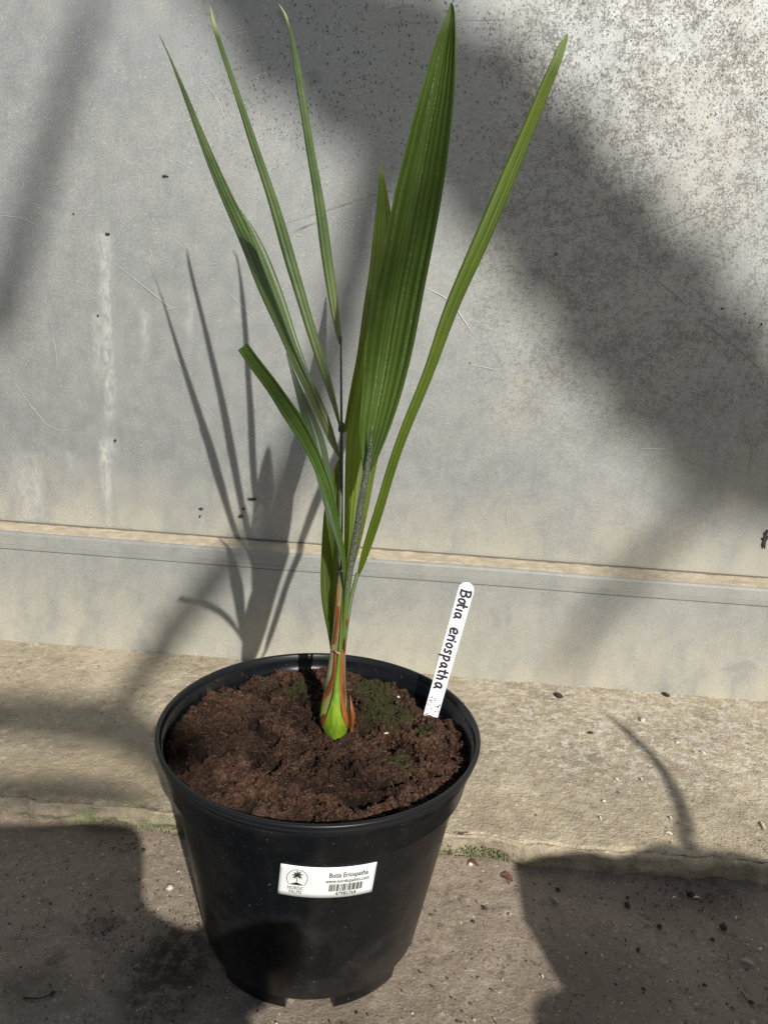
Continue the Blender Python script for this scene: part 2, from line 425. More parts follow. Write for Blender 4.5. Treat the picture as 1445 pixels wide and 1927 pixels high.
M_L_RIGHT = mat_leaf('yellowish_leaf_green', (.046, .084, .003), (.082, .130, .004), (.22, .29, .02), (.22, .32, .006), .32, 5, .45, .28, (.16, .22, .07))
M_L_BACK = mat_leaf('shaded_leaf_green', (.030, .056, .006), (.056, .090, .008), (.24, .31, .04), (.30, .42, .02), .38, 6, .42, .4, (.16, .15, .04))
M_L_LIT = mat_leaf('lit_leaf_green', (.085, .135, .010), (.13, .19, .014), (.22, .29, .03), (.40, .52, .02), .45, 6, .42, .4)  # brighter counterpart of the shaded leaf green; sunlight put into the colour
M_L_CUT = mat_leaf('cut_leaf_green', (.048, .100, .018), (.085, .155, .026), (.15, .22, .06), (.18, .32, .02), .22, 5, .40, .45)
M_L_GREY = mat_leaf('grey_green_leaf', (.065, .095, .055), (.095, .13, .07), (.17, .21, .12), (.18, .28, .04), .2, 4, .32, .6)

# =================================================================== SETTING
# lower concrete floor: fine near the camera, coarse to the horizon
def lines(fine0, fine1, step, far):
    a = np.arange(fine0, fine1 + 1e-6, step)
    out = [a]
    d = step; x = fine1; L = []
    while x < far: d *= 1.6; x += d; L.append(x)
    d = step; x = fine0; K = []
    while x > -far: d *= 1.6; x -= d; K.append(x)
    return np.r_[np.array(K)[::-1], a, np.array(L)]
gx = lines(-.55, .75, .004, 60); gy = np.r_[lines(-.35, .2, .004, 60)]
gy = gy[gy < KY + .06]
X, Y = np.meshgrid(gx, gy)
near = np.clip(1 - (np.hypot(X - .1, Y) - .8) / .6, 0, 1)
Z = near * (.0012 * fbm(X * 18, Y * 18, o=3, seed=3) + .0007 * fbm(X * 110, Y * 110, o=2, seed=9)) - .0014
Z += near * .0045 * np.clip((Y - (KY - .030)) / .03, 0, 1) * (.35 + .65 * np.clip(fbm(X * 22, Y * 30, o=3, seed=5) + .3, 0, 1))
Z[np.hypot(X, Y) < .112] -= .0008
V = np.stack([X.ravel(), Y.ravel(), Z.ravel()], 1)
tag(obj('ground', V, gridfaces(len(gy), len(gx)), M_FLOOR), kind='structure')

# raised concrete ledge with a broken front edge
lx = lines(-.60, .85, .0035, 60)
def prof(xx):
    e = fbm(xx * 14, xx * 0, o=4, seed=21) * .0040 + fbm(xx * 90, xx * 0, o=2, seed=31) * .0016
    rows = []
    lip = .004 + .003 * fbm(xx * 10, xx * 0 + 5, o=3, seed=41)
    crack = np.clip(.2 + 1.3 * fbm(xx * 17, xx * 0 + 9, o=3, seed=51), 0, 1)
    # y offset, z
    base = [(.006, -.012), (.004, .003), (.0015, .008), (.0005, .013), (.0000, .018), (.0012, .0218), (.0030, .0236), (.0044, .0246), (.0056, .0250), (.0064, .0236), (.0072, .0252), (.0085, .0262), (.012, .0268), (.018, .0270), (.03, .0270)]
    for k, (yo, z) in enumerate(base):
        bump = fbm(xx * 60, xx * 0 + k * .8, o=3, seed=61) * (.0042 if 0 < k < 6 else .0012)
        zz = z + fbm(xx * 70, xx * 0 + k * .9, o=2, seed=71) * (.0006)
        if k >= 11: zz = ztop(xx, KY + yo) - (.0006 if k == 11 else 0)
        if k == 9: zz = zz - .0050 * crack
        yy = KY + e * (1 if k < 13 else .4) + yo + bump + (lip if 8 <= k <= 10 else 0) * .3
        rows.append(np.stack([xx, yy, zz], 1))
    for yv in np.r_[np.arange(KY + .034, WY + .02, .0045), WY + .08, WY + .3]:
        rows.append(np.stack([xx, 0 * xx + yv, ztop(xx, yv)], 1))
    return rows
def ztop(xx, yv):
    z = WZ + .0006 * fbm(xx * 60, yv * 60 + 0 * xx, o=3, seed=81) + .0012 * fbm(xx * 9, yv * 9 + 0 * xx, o=3, seed=91) - .0008
    f = np.clip((yv - (WY - .05)) / .04, 0, 1); return z * (1 - f) + (WZ - .0004) * f
rows = prof(lx)
V = np.vstack(rows)
tag(obj('concrete_ledge', V, gridfaces(len(rows), len(lx)), M_LEDGE), kind='structure')

# ------------------------------------------------------------------ wall
WL0, WL1 = -5.0, 5.0
wall = empty('greenhouse_wall', (0, WY, WZ), 'weathered grey aluminium greenhouse wall standing on the concrete ledge', 'wall')
def slab(name, x0, x1, y0, y1, z0, z1, mat, parent, bev=.0008):
    bm = bmesh.new(); v, f = box(x0, x1, y0, y1, z0, z1)
    vs = [bm.verts.new(a) for a in v]
    for g in f: bm.faces.new([vs[i] for i in g])
    bmesh.ops.bevel(bm, geom=bm.edges[:], offset=bev, segments=2, affect='EDGES', profile=.5)
    me = bpy.data.meshes.new(name); bm.to_mesh(me); bm.free(); me.materials.append(mat)
    o = bpy.data.objects.new(name, me); COL.objects.link(o); par(o, parent); return o
# upper sheet: slightly wavy
xs = np.r_[np.linspace(WL0, -.7, 20), np.linspace(-.68, .85, 120), np.linspace(.9, WL1, 20)]
zs = np.r_[np.linspace(SEAM_Z - .03, 1.1, 70), np.linspace(1.15, 2.3, 12)]
X, Zg = np.meshgrid(xs, zs)
Yg = PANEL_Y + .0010 * fbm(X * 3, Zg * 3, o=2, seed=101)
V1 = np.stack([X.ravel(), Yg.ravel(), Zg.ravel()], 1); V2 = V1 + [0, .003, 0]
n1 = len(V1); f1 = gridfaces(len(zs), len(xs)); f2 = [tuple(i + n1 for i in g[::-1]) for g in f1]
obj('sheet', np.vstack([V1, V2]), f1 + f2, M_PANEL, wall)
# lower profile: face board, top ledge with lip and two grooves
GR = onY(700, 1085, WY)[2]
prf = [(WY + .03, WZ - .002), (WY + .0012, WZ - .002), (WY, WZ - .0005), (WY, GR - .0012), (WY + .0016, GR - .0006), (WY + .0016, GR + .0004), (WY - .0012, GR + .0009), (WY - .0015, GR + .006),
       (WY - .0007, GR + .0065), (WY - .0007, GR + .0075), (WY - .0015, GR + .008), (WY - .0015, SEAM_Z - .004), (WY - .001, SEAM_Z - .001), (WY + .0005, SEAM_Z), (PANEL_Y - .003, SEAM_Z + .0008), (PANEL_Y - .001, SEAM_Z - .002), (PANEL_Y + .01, SEAM_Z - .004)]
xs2 = np.linspace(WL0, WL1, 200)
V = np.concatenate([np.stack([xs2, 0 * xs2 + y, z + .0004 * fbm(xs2 * 5, 0 * xs2 + y * 10, seed=8) * (1 if z > .06 else 0)], 1) for y, z in prf])
obj('lower_profile', V, gridfaces(len(prf), len(xs2)), M_PROFILE, wall, smooth=False)
# packed dust on the top ledge of the profile
md = Mat('packed_dust', rough=.95); p = md.obj(); md.set('col', md.mix(md.ss(md.noise(p, 60, 5, .7), .35, .65), (.40, .335, .24), (.52, .445, .33))); md.normal(md.bump(md.noise(p, 260, 3), .8, .002)); M_DUST = md.m
ys = np.linspace(WY + .001, PANEL_Y - .0004, 8); xx = np.linspace(-1.2, 1.4, 700)
X, Yg = np.meshgrid(xx, ys)
Zg = SEAM_Z + .0009 + .0008 * fbm(X * 60, Yg * 90, o=3, seed=17) + .0016 * np.clip((Yg - WY) / .042, 0, 1) ** 2
Zg[0] = SEAM_Z - .0004
o = obj('dust_layer', np.stack([X.ravel(), Yg.ravel(), Zg.ravel()], 1), gridfaces(len(ys), len(xx)), M_DUST, wall); o['kind'] = 'stuff'
V, F = box(-1.2, 1.4, PANEL_Y - .0026, PANEL_Y - .0012, SEAM_Z + .001, SEAM_Z + .0046); obj('joint', V, F, flat('joint_dark', (.14, .115, .085), .9), wall, smooth=False)
# fixing holes and dents
M_HOLE = flat('hole_dark', (.03, .028, .026), .9); M_CRUST = Mat('oxide_crust', col=(.62, .61, .57), rough=.95).m; M_RUST = flat('rust', (.16, .09, .05), .9)
def wall_disc(px, py, rx, rz, mat, name, off=.0012, jag=.25, seed=0, Yw=None):
    Yw = PANEL_Y if Yw is None else Yw
    P = onY(px, py, Yw - off); k = scale_at(P); r = np.random.RandomState(seed + int(px))
    n = 18; t = np.linspace(0, 2 * np.pi, n, endpoint=False); q = 1 + jag * (r.rand(n) * 2 - 1)
    ring = np.stack([P[0] + rx * k * q * np.cos(t), 0 * t + P[1], P[2] + rz * k * q * np.sin(t)], 1)
    V = np.vstack([ring, (ring - P) * .5 + P + [0, -.0006 if mat is M_CRUST else .0, 0], [P + [0, -.0007 if mat is M_CRUST else .0, 0]], ring + [0, .004, 0]])
    F = [(i, (i + 1) % n, n + (i + 1) % n, n + i) for i in range(n)] + [(n + i, n + (i + 1) % n, 2 * n) for i in range(n)] + [(2 * n + 1 + i, 2 * n + 1 + (i + 1) % n, (i + 1) % n, i) for i in range(n)]
    return obj(name, V, F, mat, wall)
for i, (px, py, rx, rz) in enumerate([(202, 440, 4.0, 2.2), (474, 940, 8, 2.6), (378, 958, 4, 2), (376, 972, 1.8, 1.8), (458, 958, 2.5, 2), (452, 972, 4, 3), (216, 829, 2.0, 2.0), (184, 594, 1.5, 1.5), (310, 331, 6, 1.3), (138, 402, 1.3, 1.0), (1045, 478, 2.2, 2.2), (1359, 581, 1.7, 1.5), (1433, 610, 1.6, 1.6), (1402, 590, 1.1, 1.1), (1410, 607, 1.0, 1.0), (885, 683, 1.0, 1.0), (1439, 1014, 5, 16)]):
    wall_disc(px, py, rx, rz, M_HOLE, 'fixing_hole', .0022, .45, i + 40)
# scratches: thin raised or bright burrs on the sheet
M_SCR_D = flat('scratch_dark', (.20, .20, .19), .5, metal=.5); M_SCR_L = flat('scratch_light', (.72, .72, .70), .4, metal=.5)
def scratch(pts, w0, mat, Yw=None, jit=.6, n=40, seed=0):
    Yw = PANEL_Y if Yw is None else Yw
    P = catmull(pts, n); r = np.random.RandomState(seed)
    P = P + np.c_[fbm(np.linspace(0, 6, n), np.zeros(n), seed=seed), fbm(np.linspace(0, 6, n), np.zeros(n) + 4, seed=seed)] * jit
    T = np.gradient(P, axis=0); T /= np.linalg.norm(T, axis=1)[:, None]; N = np.c_[-T[:, 1], T[:, 0]]
    wd = .8 * w0 * np.sin(np.linspace(.08, np.pi - .08, n)) ** .5 * (.5 + .6 * r.rand(n))
    V = []
    for p, nn, ww in zip(P, N, wd):
        V += [onY(*(p - nn * ww / 2), Yw - .0013), onY(*(p + nn * ww / 2), Yw - .0013)]
    return np.array(V), [(2 * i, 2 * i + 1, 2 * i + 3, 2 * i + 2) for i in range(n - 1)]
dk = [([(520, 425), (600, 400), (700, 368), (800, 347), (930, 335)], 1.2), ([(980, 303), (1030, 296), (1070, 270), (1088, 243)], 1.9), ([(1042, 255), (1085, 222), (1115, 180), (1130, 148), (1150, 135), (1170, 92)], 2.2),
      ([(1015, 425), (1100, 408), (1180, 400), (1252, 397)], 2.0), ([(1205, 447), (1250, 432), (1290, 415), (1330, 400), (1378, 371)], 2.3), ([(1040, 468), (1065, 446), (1100, 428)], 1.6), ([(1060, 492), (1115, 487)], 1.4),
      ([(1230, 525), (1262, 548), (1290, 575)], 2.2), ([(1308, 598), (1370, 642), (1440, 705)], 2.6), ([(860, 38), (960, 35)], 1.3), ([(730, 18), (770, 8)], 1.4), ([(700, 44), (850, 40)], 1.0), ([(1400, 805), (1414, 850), (1404, 890)], 1.7), ([(1010, 512), (1035, 503)], 1.3)]
for i in range(9): dk.append(([(517 + i * 2.6, 24 + i * 3.4), (530 + i * 2.4, 20 + i * 3.0)], 1.3))
for i in range(6): dk.append(([(576 + i * 2, 138 + i * 4), (600 + i * 2, 130 + i * 4)], 1.2))
for i in range(5): dk.append(([(545 + i * 6, 440 - i * 3), (585 + i * 4, 420 - i * 1)], .55))
V, F = merge([scratch(p, w_, None, seed=i) for i, (p, w_) in enumerate(dk)]); o = obj('dark_scratches', V, F, M_SCR_D, wall); o['kind'] = 'stuff'
lt = [([(0, 405), (40, 410), (75, 425)], 1.2), ([(215, 495), (260, 530), (340, 595)], 1.4), ([(30, 720), (60, 765), (95, 803), (130, 812)], 1.5), ([(375, 142), (410, 190), (437, 265)], 1.2), ([(805, 543), (850, 570), (890, 630)], 2.2), ([(880, 685), (945, 698)], 1.2), ([(430, 550), (480, 600)], 1.2),
      ([(0, 25), (12, 50)], 1.4), ([(282, 465), (292, 500)], 1.4), ([(1205, 843), (1250, 845)], 1.5), ([(955, 990), (953, 962)], 1.3), ([(320, 658), (352, 708)], 1.1), ([(370, 750), (420, 800)], 1.0), ([(100, 620), (110, 690)], .9)]
for i in range(60):
    a = RNG.rand() * 620; b = RNG.rand() * 950; L = 6 + RNG.rand() * 22; g = RNG.rand() * 3.1
    lt.append(([(a, b), (a + L * math.cos(g), b + L * math.sin(g))], .7))
V, F = merge([scratch(p, w_, None, seed=i + 90, n=14) for i, (p, w_) in enumerate(lt)]); o = obj('pale_scratches', V, F, M_SCR_L, wall); o['kind'] = 'stuff'

# =================================================================== POT
pot = empty('nursery_pot', (0, 0, 0), 'round black plastic nursery pot filled with brown soil and a palm seedling', 'plant pot')
NS = 192
RC0, RC1, ZC = .1378, .1300, .1705       # collar top / bottom radius, collar bottom height
RB1, RB0 = .1250, .0985                  # body top / bottom radius
def body_r(z): return RB0 + (RB1 - RB0) * (z - .012) / (ZC - .012)
prf = [(.060, .011), (RB0 - .012, .0105), (RB0 - .0035, .0108), (RB0 - .001, .012), (RB0, .0135), (body_r(.05), .05), (body_r(.10), .10), (body_r(.14), .14), (RB1 - .0002, ZC - .0015), (RB1 + .0002, ZC - .0004), (RC1 - .0008, ZC - .0002), (RC1 - .0001, ZC + .0002), (RC1, ZC + .0010), (RC1 + .0008, ZC + .006), (RC1 + .0044, ZC + .022), (RC0, POT_H - .0065),
       (RC0 - .0032, POT_H - .006), (RC1 + .001, ZC + .022), (RC1 - .004, ZC + .004), (RB1 - .003, ZC - .004), (body_r(.10) - .003, .10), (RB0 - .004, .016), (.001, .015)]
V, F = lathe(prf, NS); obj('body', V, F, M_POT, pot)
prf = [(RC0 - .0026, POT_H - .0085), (RC0 + .0004, POT_H - .0085), (RC0 + .0010, POT_H - .0058), (RC0 + .0004, POT_H - .0052), (RC0 + .0006, POT_H - .0040), (POT_R - .0004, POT_H - .0036), (POT_R, POT_H - .0028), (POT_R, POT_H - .0010), (POT_R - .0007, POT_H - .0002), (POT_R - .0020, POT_H), (POT_R - .0034, POT_H - .0003), (POT_R - .0040, POT_H - .0012), (RC0 - .0030, POT_H - .0050), (RC0 - .0034, POT_H - .0085), (RC0 - .0026, POT_H - .0085)]
V, F = lathe(prf, NS); obj('rim', V, F, M_RIM, pot)
# foot ring with drainage notches
P = onZ(582, 1903, 0); na = math.atan2(P[1], P[0])
gap = 0.21; k6 = 6
for k in range(k6):
    a0 = na + gap + k * 2 * math.pi / k6; a1 = na - gap + (k + 1) * 2 * math.pi / k6
    t = np.linspace(a0, a1, 22); pr = [(RB0 - .0005, .0130), (RB0 - .0025, .0006), (RB0 - .0032, 0), (RB0 - .0100, 0), (RB0 - .0110, .0008), (RB0 - .0085, .0118)]
    V = np.concatenate([np.stack([r * np.cos(t), r * np.sin(t), 0 * t + z], 1) for r, z in pr]); n = len(t)
    F = gridfaces(len(pr), n)
    F += [tuple(j * n for j in range(len(pr))), tuple(j * n + n - 1 for j in range(len(pr)))[::-1]]
    obj('foot', V, F, M_POT, pot, smooth=False)

# sticker on the pot
def cone_hit(px, py, off=0.0):
    d = ray(px, py); k = (RB1 - RB0) / (ZC - .012); t = 0.3
    lo, hi = None, None
    ts = np.linspace(.3, .9, 4000); Pp = CAM + ts[:, None] * d
    g = np.hypot(Pp[:, 0], Pp[:, 1]) - (RB0 + k * (Pp[:, 2] - .012) + off)
    i = np.argmax(g < 0); P = Pp[i]
    return math.atan2(P[1], P[0]), P[2]
cor = [cone_hit(*c) for c in [(529, 1624), (709, 1621), (699, 1677), (523, 1680)]]      # TL TR BR BL
def stick(a, b, off):
    """a 0..1 left-right, b 0..1 top-bottom on the sticker"""
    tl, tr, br, bl = [np.array(c) for c in cor]
    q = (1 - b) * ((1 - a) * tl + a * tr) + b * ((1 - a) * bl + a * br)
    r = body_r(q[1]) + off
    return (r * math.cos(q[0]), r * math.sin(q[0]), q[1])
M_PAPER = Mat('white_sticker', col=(.78, .79, .78), rough=.45).m; M_INK = flat('black_ink', (.018, .018, .02), .6)
na_, nb_ = 28, 8
V1 = [stick(a, b, .0006) for b in np.linspace(0, 1, nb_) for a in np.linspace(0, 1, na_)]
V2 = [stick(a, b, .0001) for b in np.linspace(0, 1, nb_) for a in np.linspace(0, 1, na_)]
F = gridfaces(nb_, na_); n1 = len(V1)
per = [i for i in range(na_)] + [r * na_ + na_ - 1 for r in range(1, nb_)] + [(nb_ - 1) * na_ + i for i in range(na_ - 2, -1, -1)] + [r * na_ for r in range(nb_ - 2, 0, -1)]
F2 = [(per[i], per[(i + 1) % len(per)], per[(i + 1) % len(per)] + n1, per[i] + n1) for i in range(len(per))]
sticker = obj('sticker', V1 + V2, [f[::-1] for f in F] + [tuple(i + n1 for i in f) for f in F] + F2, M_PAPER, pot)
tag(sticker, 'white printed sticker with palm logo, barcode and plant name')
ASP = 3.05
def text_mesh(s, a0, a1, b0, b1, bold=0.0):
    cu = bpy.data.curves.new('text', 'FONT'); cu.body = s; cu.size = 1; cu.offset = bold
    cu.resolution_u = 3
    to = bpy.data.objects.new('text', cu); COL.objects.link(to); bpy.context.view_layer.update()
    me = bpy.data.meshes.new_from_object(to.evaluated_get(bpy.context.evaluated_depsgraph_get()))
    co = np.array([v.co[:] for v in me.vertices]); fc = [tuple(p.vertices) for p in me.polygons]
    bpy.data.objects.remove(to); bpy.data.curves.remove(cu); bpy.data.meshes.remove(me)
    mn, mx = co.min(0), co.max(0)
    u = (co[:, 0] - mn[0]) / (mx[0] - mn[0]); v = (co[:, 1] - mn[1]) / (mx[1] - mn[1])
    return [stick(a0 + (a1 - a0) * uu, b1 + (b0 - b1) * vv, .0009) for uu, vv in zip(u, v)], fc
for nm, s, bx, bo in [('plant_name_text', 'Butia Eriospatha', (.505, .915, .17, .375), .010), ('web_address_text', 'www.nordicpalms.com', (.475, .935, .385, .535), .008), ('number_text', '47985764', (.59, .81, .80, .92), .010), ('logo_text', 'NORDIC', (.098, .262, .655, .765), -.004), ('logo_text', 'PALMS', (.115, .245, .785, .895), -.004)]:
    V, F = text_mesh(s, *bx, bold=bo); obj(nm, V, F, M_INK, sticker, smooth=False)
bars = []; a = .518; r = np.random.RandomState(3)
while a < .868:
    wd = r.choice([.004, .004, .007, .010, .013]); b = a
    bars.append(([stick(a, .545, .0009), stick(min(a + wd, .875), .545, .0009), stick(min(a + wd, .875), .78, .0009), stick(a, .78, .0009)], [(3, 2, 1, 0)]))
    a += wd + r.choice([.004, .006, .009])
V, F = merge(bars); obj('barcode', V, F, M_INK, sticker, smooth=False)
lg = []
def poly(pts):
    pts = [stick(.183 + x * .105, .40 - y * .105 * ASP, .0009) for x, y in pts]; n = len(pts); c = np.mean(pts, 0)
    lg.append((np.vstack([pts, [c]]), [(i, (i + 1) % n, n) for i in range(n)]))
def strip(pts, wd):
    P = np.array(pts, float); T = np.gradient(P, axis=0); T /= np.linalg.norm(T, axis=1)[:, None] + 1e-9; N = np.c_[-T[:, 1], T[:, 0]]; wd = np.broadcast_to(wd, (len(P),))
    V = []
    for p, n_, q in zip(P, N, wd):
        for s_ in (-1, 1):
            x, y = p + s_ * n_ * q / 2; V.append(stick(.183 + x * .105, .40 - y * .105 * ASP, .0009))
    lg.append((np.array(V), [(2 * i, 2 * i + 1, 2 * i + 3, 2 * i + 2) for i in range(len(P) - 1)]))
t = np.linspace(math.radians(-42), math.radians(222), 50); strip(np.c_[np.cos(t), np.sin(t) * .92], .05)
poly([(-.72, -.62), (-.4, -.52), (-.1, -.40), (.1, -.40), (.4, -.52), (.72, -.62), (.3, -.66), (-.3, -.66)])
strip([(-.02, -.5), (.0, -.1), (.02, .35)], .07)
for ang, L, dr in [(100, .55, .05), (60, .6, .12), (25, .6, .22), (-8, .5, .32), (-40, .38, .2), (140, .55, .12), (165, .6, .26), (195, .5, .3), (222, .38, .2)]:
    g = math.radians(ang); q = np.linspace(0, 1, 9)
    strip(np.c_[.02 + np.cos(g) * L * q, .38 + np.sin(g) * L * q - dr * q ** 2], .13 * np.sin(np.pi * (q * .92 + .06)))
V, F = merge(lg); obj('palm_logo', V, F, M_INK, sticker, smooth=False)

# =================================================================== SOIL
n = 260; g = np.linspace(-POT_R, POT_R, n); X, Y = np.meshgrid(g, g)
def soil_h(X, Y):
    r = np.hypot(X, Y)
    h = SOIL_Z + .0055 * fbm(X * 24, Y * 24, o=3, seed=201) + .0095 * (.42 - np.abs(fbm(X * 48, Y * 48, o=3, seed=211, gain=.6))) + .0017 * fbm(X * 260, Y * 260, o=2, seed=221)
    h = h - .0055 * np.clip((r - .108) / .022, 0, 1) ** 1.5 - .003 * np.exp(-((X + .02) ** 2 + (Y + .03) ** 2) / .0012)
    h = h + .004 * np.exp(-((X + .03) ** 2 + (Y - .07) ** 2) / .0020) + .004 * np.exp(-((X - .06) ** 2 + (Y + .08) ** 2) / .002) + .003 * np.exp(-((X + .08) ** 2 + (Y + .02) ** 2) / .002)
    h = h - .005 * np.exp(-((X - .085) ** 2 + (Y - .085) ** 2) / .0006)
    return h
Z = soil_h(X, Y); rr = np.hypot(X, Y)
RIN = RC1 + .0006
idx = -np.ones((n, n), int); keep = rr < RIN; idx[keep] = np.arange(keep.sum())
V = np.stack([X[keep], Y[keep], Z[keep]], 1)
q = np.stack([idx[:-1, :-1], idx[:-1, 1:], idx[1:, 1:], idx[1:, :-1]], -1).reshape(-1, 4); q = q[(q >= 0).all(1)]
soil = obj('potting_soil', V, q, M_SOIL, smooth=False)
tag(soil, 'crumbly reddish brown potting soil filling the black pot', 'soil', kind='stuff')
def in_disc(k, R, seed):
    r = np.random.RandomState(seed); a = r.rand(k) * 2 * np.pi; d = R * np.sqrt(r.rand(k)); return np.stack([d * np.cos(a), d * np.sin(a)], 1)
def soil_pts(k, R, seed, sink=0.0, clump=None):
    p = in_disc(k, R, seed)
    if clump is not None:
        dn = .45 - np.abs(fbm(p[:, 0] * 48, p[:, 1] * 48, o=3, seed=211, gain=.6)) + .25 * np.random.RandomState(seed + 1).randn(len(p)); p = p[dn > .08]
    return np.c_[p, soil_h(p[:, 0], p[:, 1]) - sink]
rs = np.random.RandomState(5)
P = soil_pts(66000, RIN - .004, 11, 0, 40); s = .00045 + .0011 * rs.rand(len(P)) ** 2
P[:, 2] += s * .3 + .0016 * rs.rand(len(P)) ** 2; o = scatter_mesh('soil_crumbs', P, s, M_CLOD, seed=1, jag=.5); par(o, soil); o['kind'] = 'stuff'
P = soil_pts(4200, RIN - .006, 12, 0, 26); s = .0012 + .0030 * rs.rand(len(P)) ** 3
o = scatter_mesh('soil_clods', P, s, M_CLOD, seed=2, jag=.45, base=ICO2); par(o, soil); o['kind'] = 'stuff'
# fibres
parts = []
for p in soil_pts(3600, RIN - .006, 13, 0, 40):
    a = rs.rand() * 6.28; L = .002 + .007 * rs.rand() ** 2; bend = rs.randn() * .6
    q_ = [p + [0, 0, .0009]]
    for k in range(4): a += bend * .4; q_.append(q_[-1] + np.array([math.cos(a), math.sin(a), rs.randn() * .35]) * L / 4)
    parts.append(tube(q_, .00016 + .00014 * rs.rand(), 3, False))
V, F = merge(parts); o = obj('coir_fibres', V, F, M_FIBRE, soil); o['kind'] = 'stuff'
# moss cushions on the soil
mp = []
for (px, py, r_, k) in [(735, 1345, .026, 600), (500, 1290, .006, 120), (425, 1321, .005, 90), (750, 1442, .011, 260), (560, 1308, .012, 160), (705, 1300, .014, 200), (720, 1300, .010, 200)]:
    c = onZ(px, py, SOIL_Z); q_ = c[:2] + rs.randn(k, 2) * r_ * [.5, .62]
    q_ = q_[np.hypot(q_[:, 0], q_[:, 1]) < RIN - .01]; mp.append(np.c_[q_, soil_h(q_[:, 0], q_[:, 1])])
P = np.vstack(mp); o = scatter_mesh('moss', P, .0005 + .0007 * rs.rand(len(P)), M_MOSS, seed=3, jag=.5); tag(o, 'dark green moss growing on the soil beside the palm stem', 'moss', kind='stuff')
M_PERL = flat('perlite', (.62, .58, .48), .9); M_STRAW = flat('straw', (.42, .28, .15), .8)
def pebble(name, P, s, mat, label, cat, group=None, asp=(1, .8, .6), seed=0):
    r = np.random.RandomState(seed); v, f = ICO2
    v = v * (1 + .42 * fbm(v[:, 0] * 2.1 + seed, v[:, 1] * 2.1, v[:, 2] * 2.1, o=2, seed=seed))[:, None] * np.array(asp) * s
    a = r.rand() * 6.28; c, s_ = math.cos(a), math.sin(a); v = v @ np.array([[c, s_, 0], [-s_, c, 0], [0, 0, 1]])
    me_v = v; o = obj(name, me_v, f, mat); o.location = tuple(P); return tag(o, label, cat, group)
for i, (px, py, s_) in enumerate([(727, 1381, 4.5), (784, 1434, 4.0), (750, 1302, 3.0), (489, 1454, 2.5), (514, 1361, 3.0), (372, 1354, 3.0)]):
    c = onZ(px, py, SOIL_Z); c[2] = soil_h(c[0], c[1]) + .0012; pebble('perlite_grain', c, s_ * scale_at(c), M_PERL, 'tiny cream perlite grain lying on the dark green moss' if i == 0 else 'tiny cream perlite grain lying on the brown potting soil', 'perlite', None if i == 0 else 'perlite grains on the soil', seed=i)

# =================================================================== PALM
STEM_Y = .012
base_pt = onZ(632, 1378, SOIL_Z); STEM_Y = float(base_pt[1])
palm = empty('palm_seedling', tuple(base_pt), 'young palm with long pleated green leaves growing from the black pot', 'palm')
def ribbon(name, left, right, depth, mat, n=70, m=None, pleats=5, amp=.0014, tilt=0.0, bow=0.0, parent=None, curl=0.0):
    """leaf blade from its two edges (photo pixels) and its depth (metres towards the wall) from base to tip.
    edges are listed from tip to base"""
    L = catmull(left[::-1], n); R = catmull(right[::-1], n)
    kw = np.hanning(15)[1:-1]; kw /= kw.sum()
    for E_ in (L, R):
        for c_ in (0, 1):
            sm = np.convolve(np.r_[2 * E_[0, c_] - E_[6:0:-1, c_], E_[:, c_], 2 * E_[-1, c_] - E_[-2:-8:-1, c_]], kw, 'valid')
            fd = np.clip(np.minimum(np.arange(n), np.arange(n)[::-1]) / 6.0, 0, 1) if n > 40 else 0
            E_[:, c_] = E_[:, c_] * (1 - fd) + sm * fd
    ss = np.linspace(0, 1, n)
    dep = np.interp(ss, np.linspace(0, 1, len(depth)), depth)
    # smooth the depth curve
    kk = np.ones(9) / 9; dep = np.convolve(np.r_[[dep[0]] * 4, dep, [dep[-1]] * 4], kk, 'valid')
    m = m or pleats * 4 + 1
    us = np.linspace(0, 1, m); V = []; uv = []
    rr = np.random.RandomState(int(left[0][0]) + pleats); wdt = .55 + rr.rand(pleats); kn = np.r_[0, np.cumsum(wdt)] / wdt.sum(); am = .5 + 1.0 * rr.rand(pleats)
    us = np.interp(np.linspace(0, pleats, m), np.arange(pleats + 1), kn); pu = np.linspace(0, pleats, m)
    amx = am[np.minimum(pu.astype(int), pleats - 1)]
    for i in range(n):
        px = L[i][None] * (1 - us[:, None]) + R[i][None] * us[:, None]
        wpx = np.linalg.norm(R[i] - L[i]); wm = wpx * .0005
        tri = np.abs((pu % 1) - .5) * 2 * amx
        for j, u in enumerate(us):
            Yv = dep[i] + (tilt * (u - .5) + bow * (1 - (2 * u - 1) ** 2)) * wm + (tri[j] - .5) * amp * min(1, wm / .012)
            V.append(onY(px[j][0], px[j][1], Yv)); uv.append((pu[j], ss[i]))
    return obj(name, V, gridfaces(n, m), mat, parent or palm, uv=uv)
SY = STEM_Y
# --- rachis that carries the three left leaflets
RA = [(641.5, 632), (641.8, 700), (642.3, 760), (642.5, 812), (642, 860), (641.5, 920), (641, 985), (640, 1050), (639, 1110)]
RD = np.interp(np.linspace(0, 1, 40), np.linspace(0, 1, 5), [.098, .082, .062, .038, SY + .006])
rp = catmull(RA, 40); P3 = np.array([onY(a[0], a[1], d) for a, d in zip(rp, RD)])
rad = np.interp(np.linspace(0, 1, 40), [0, .35, .5, 1], [1.6, 2.6, 4.0, 5.5]) * np.array([scale_at(p) for p in P3])
mr = Mat('rachis_green', rough=.55); p = mr.obj(); mr.set('col', mr.mix(mr.ss(mr.noise(p, 500, 2), .45, .62), (.040, .058, .026), (.085, .10, .06))); M_RACHIS = mr.m; M_STALK0 = flat('node_green', (.055, .085, .03), .5)
V, F = tube(P3, rad, 10); obj('rachis', V, F, M_RACHIS, palm)
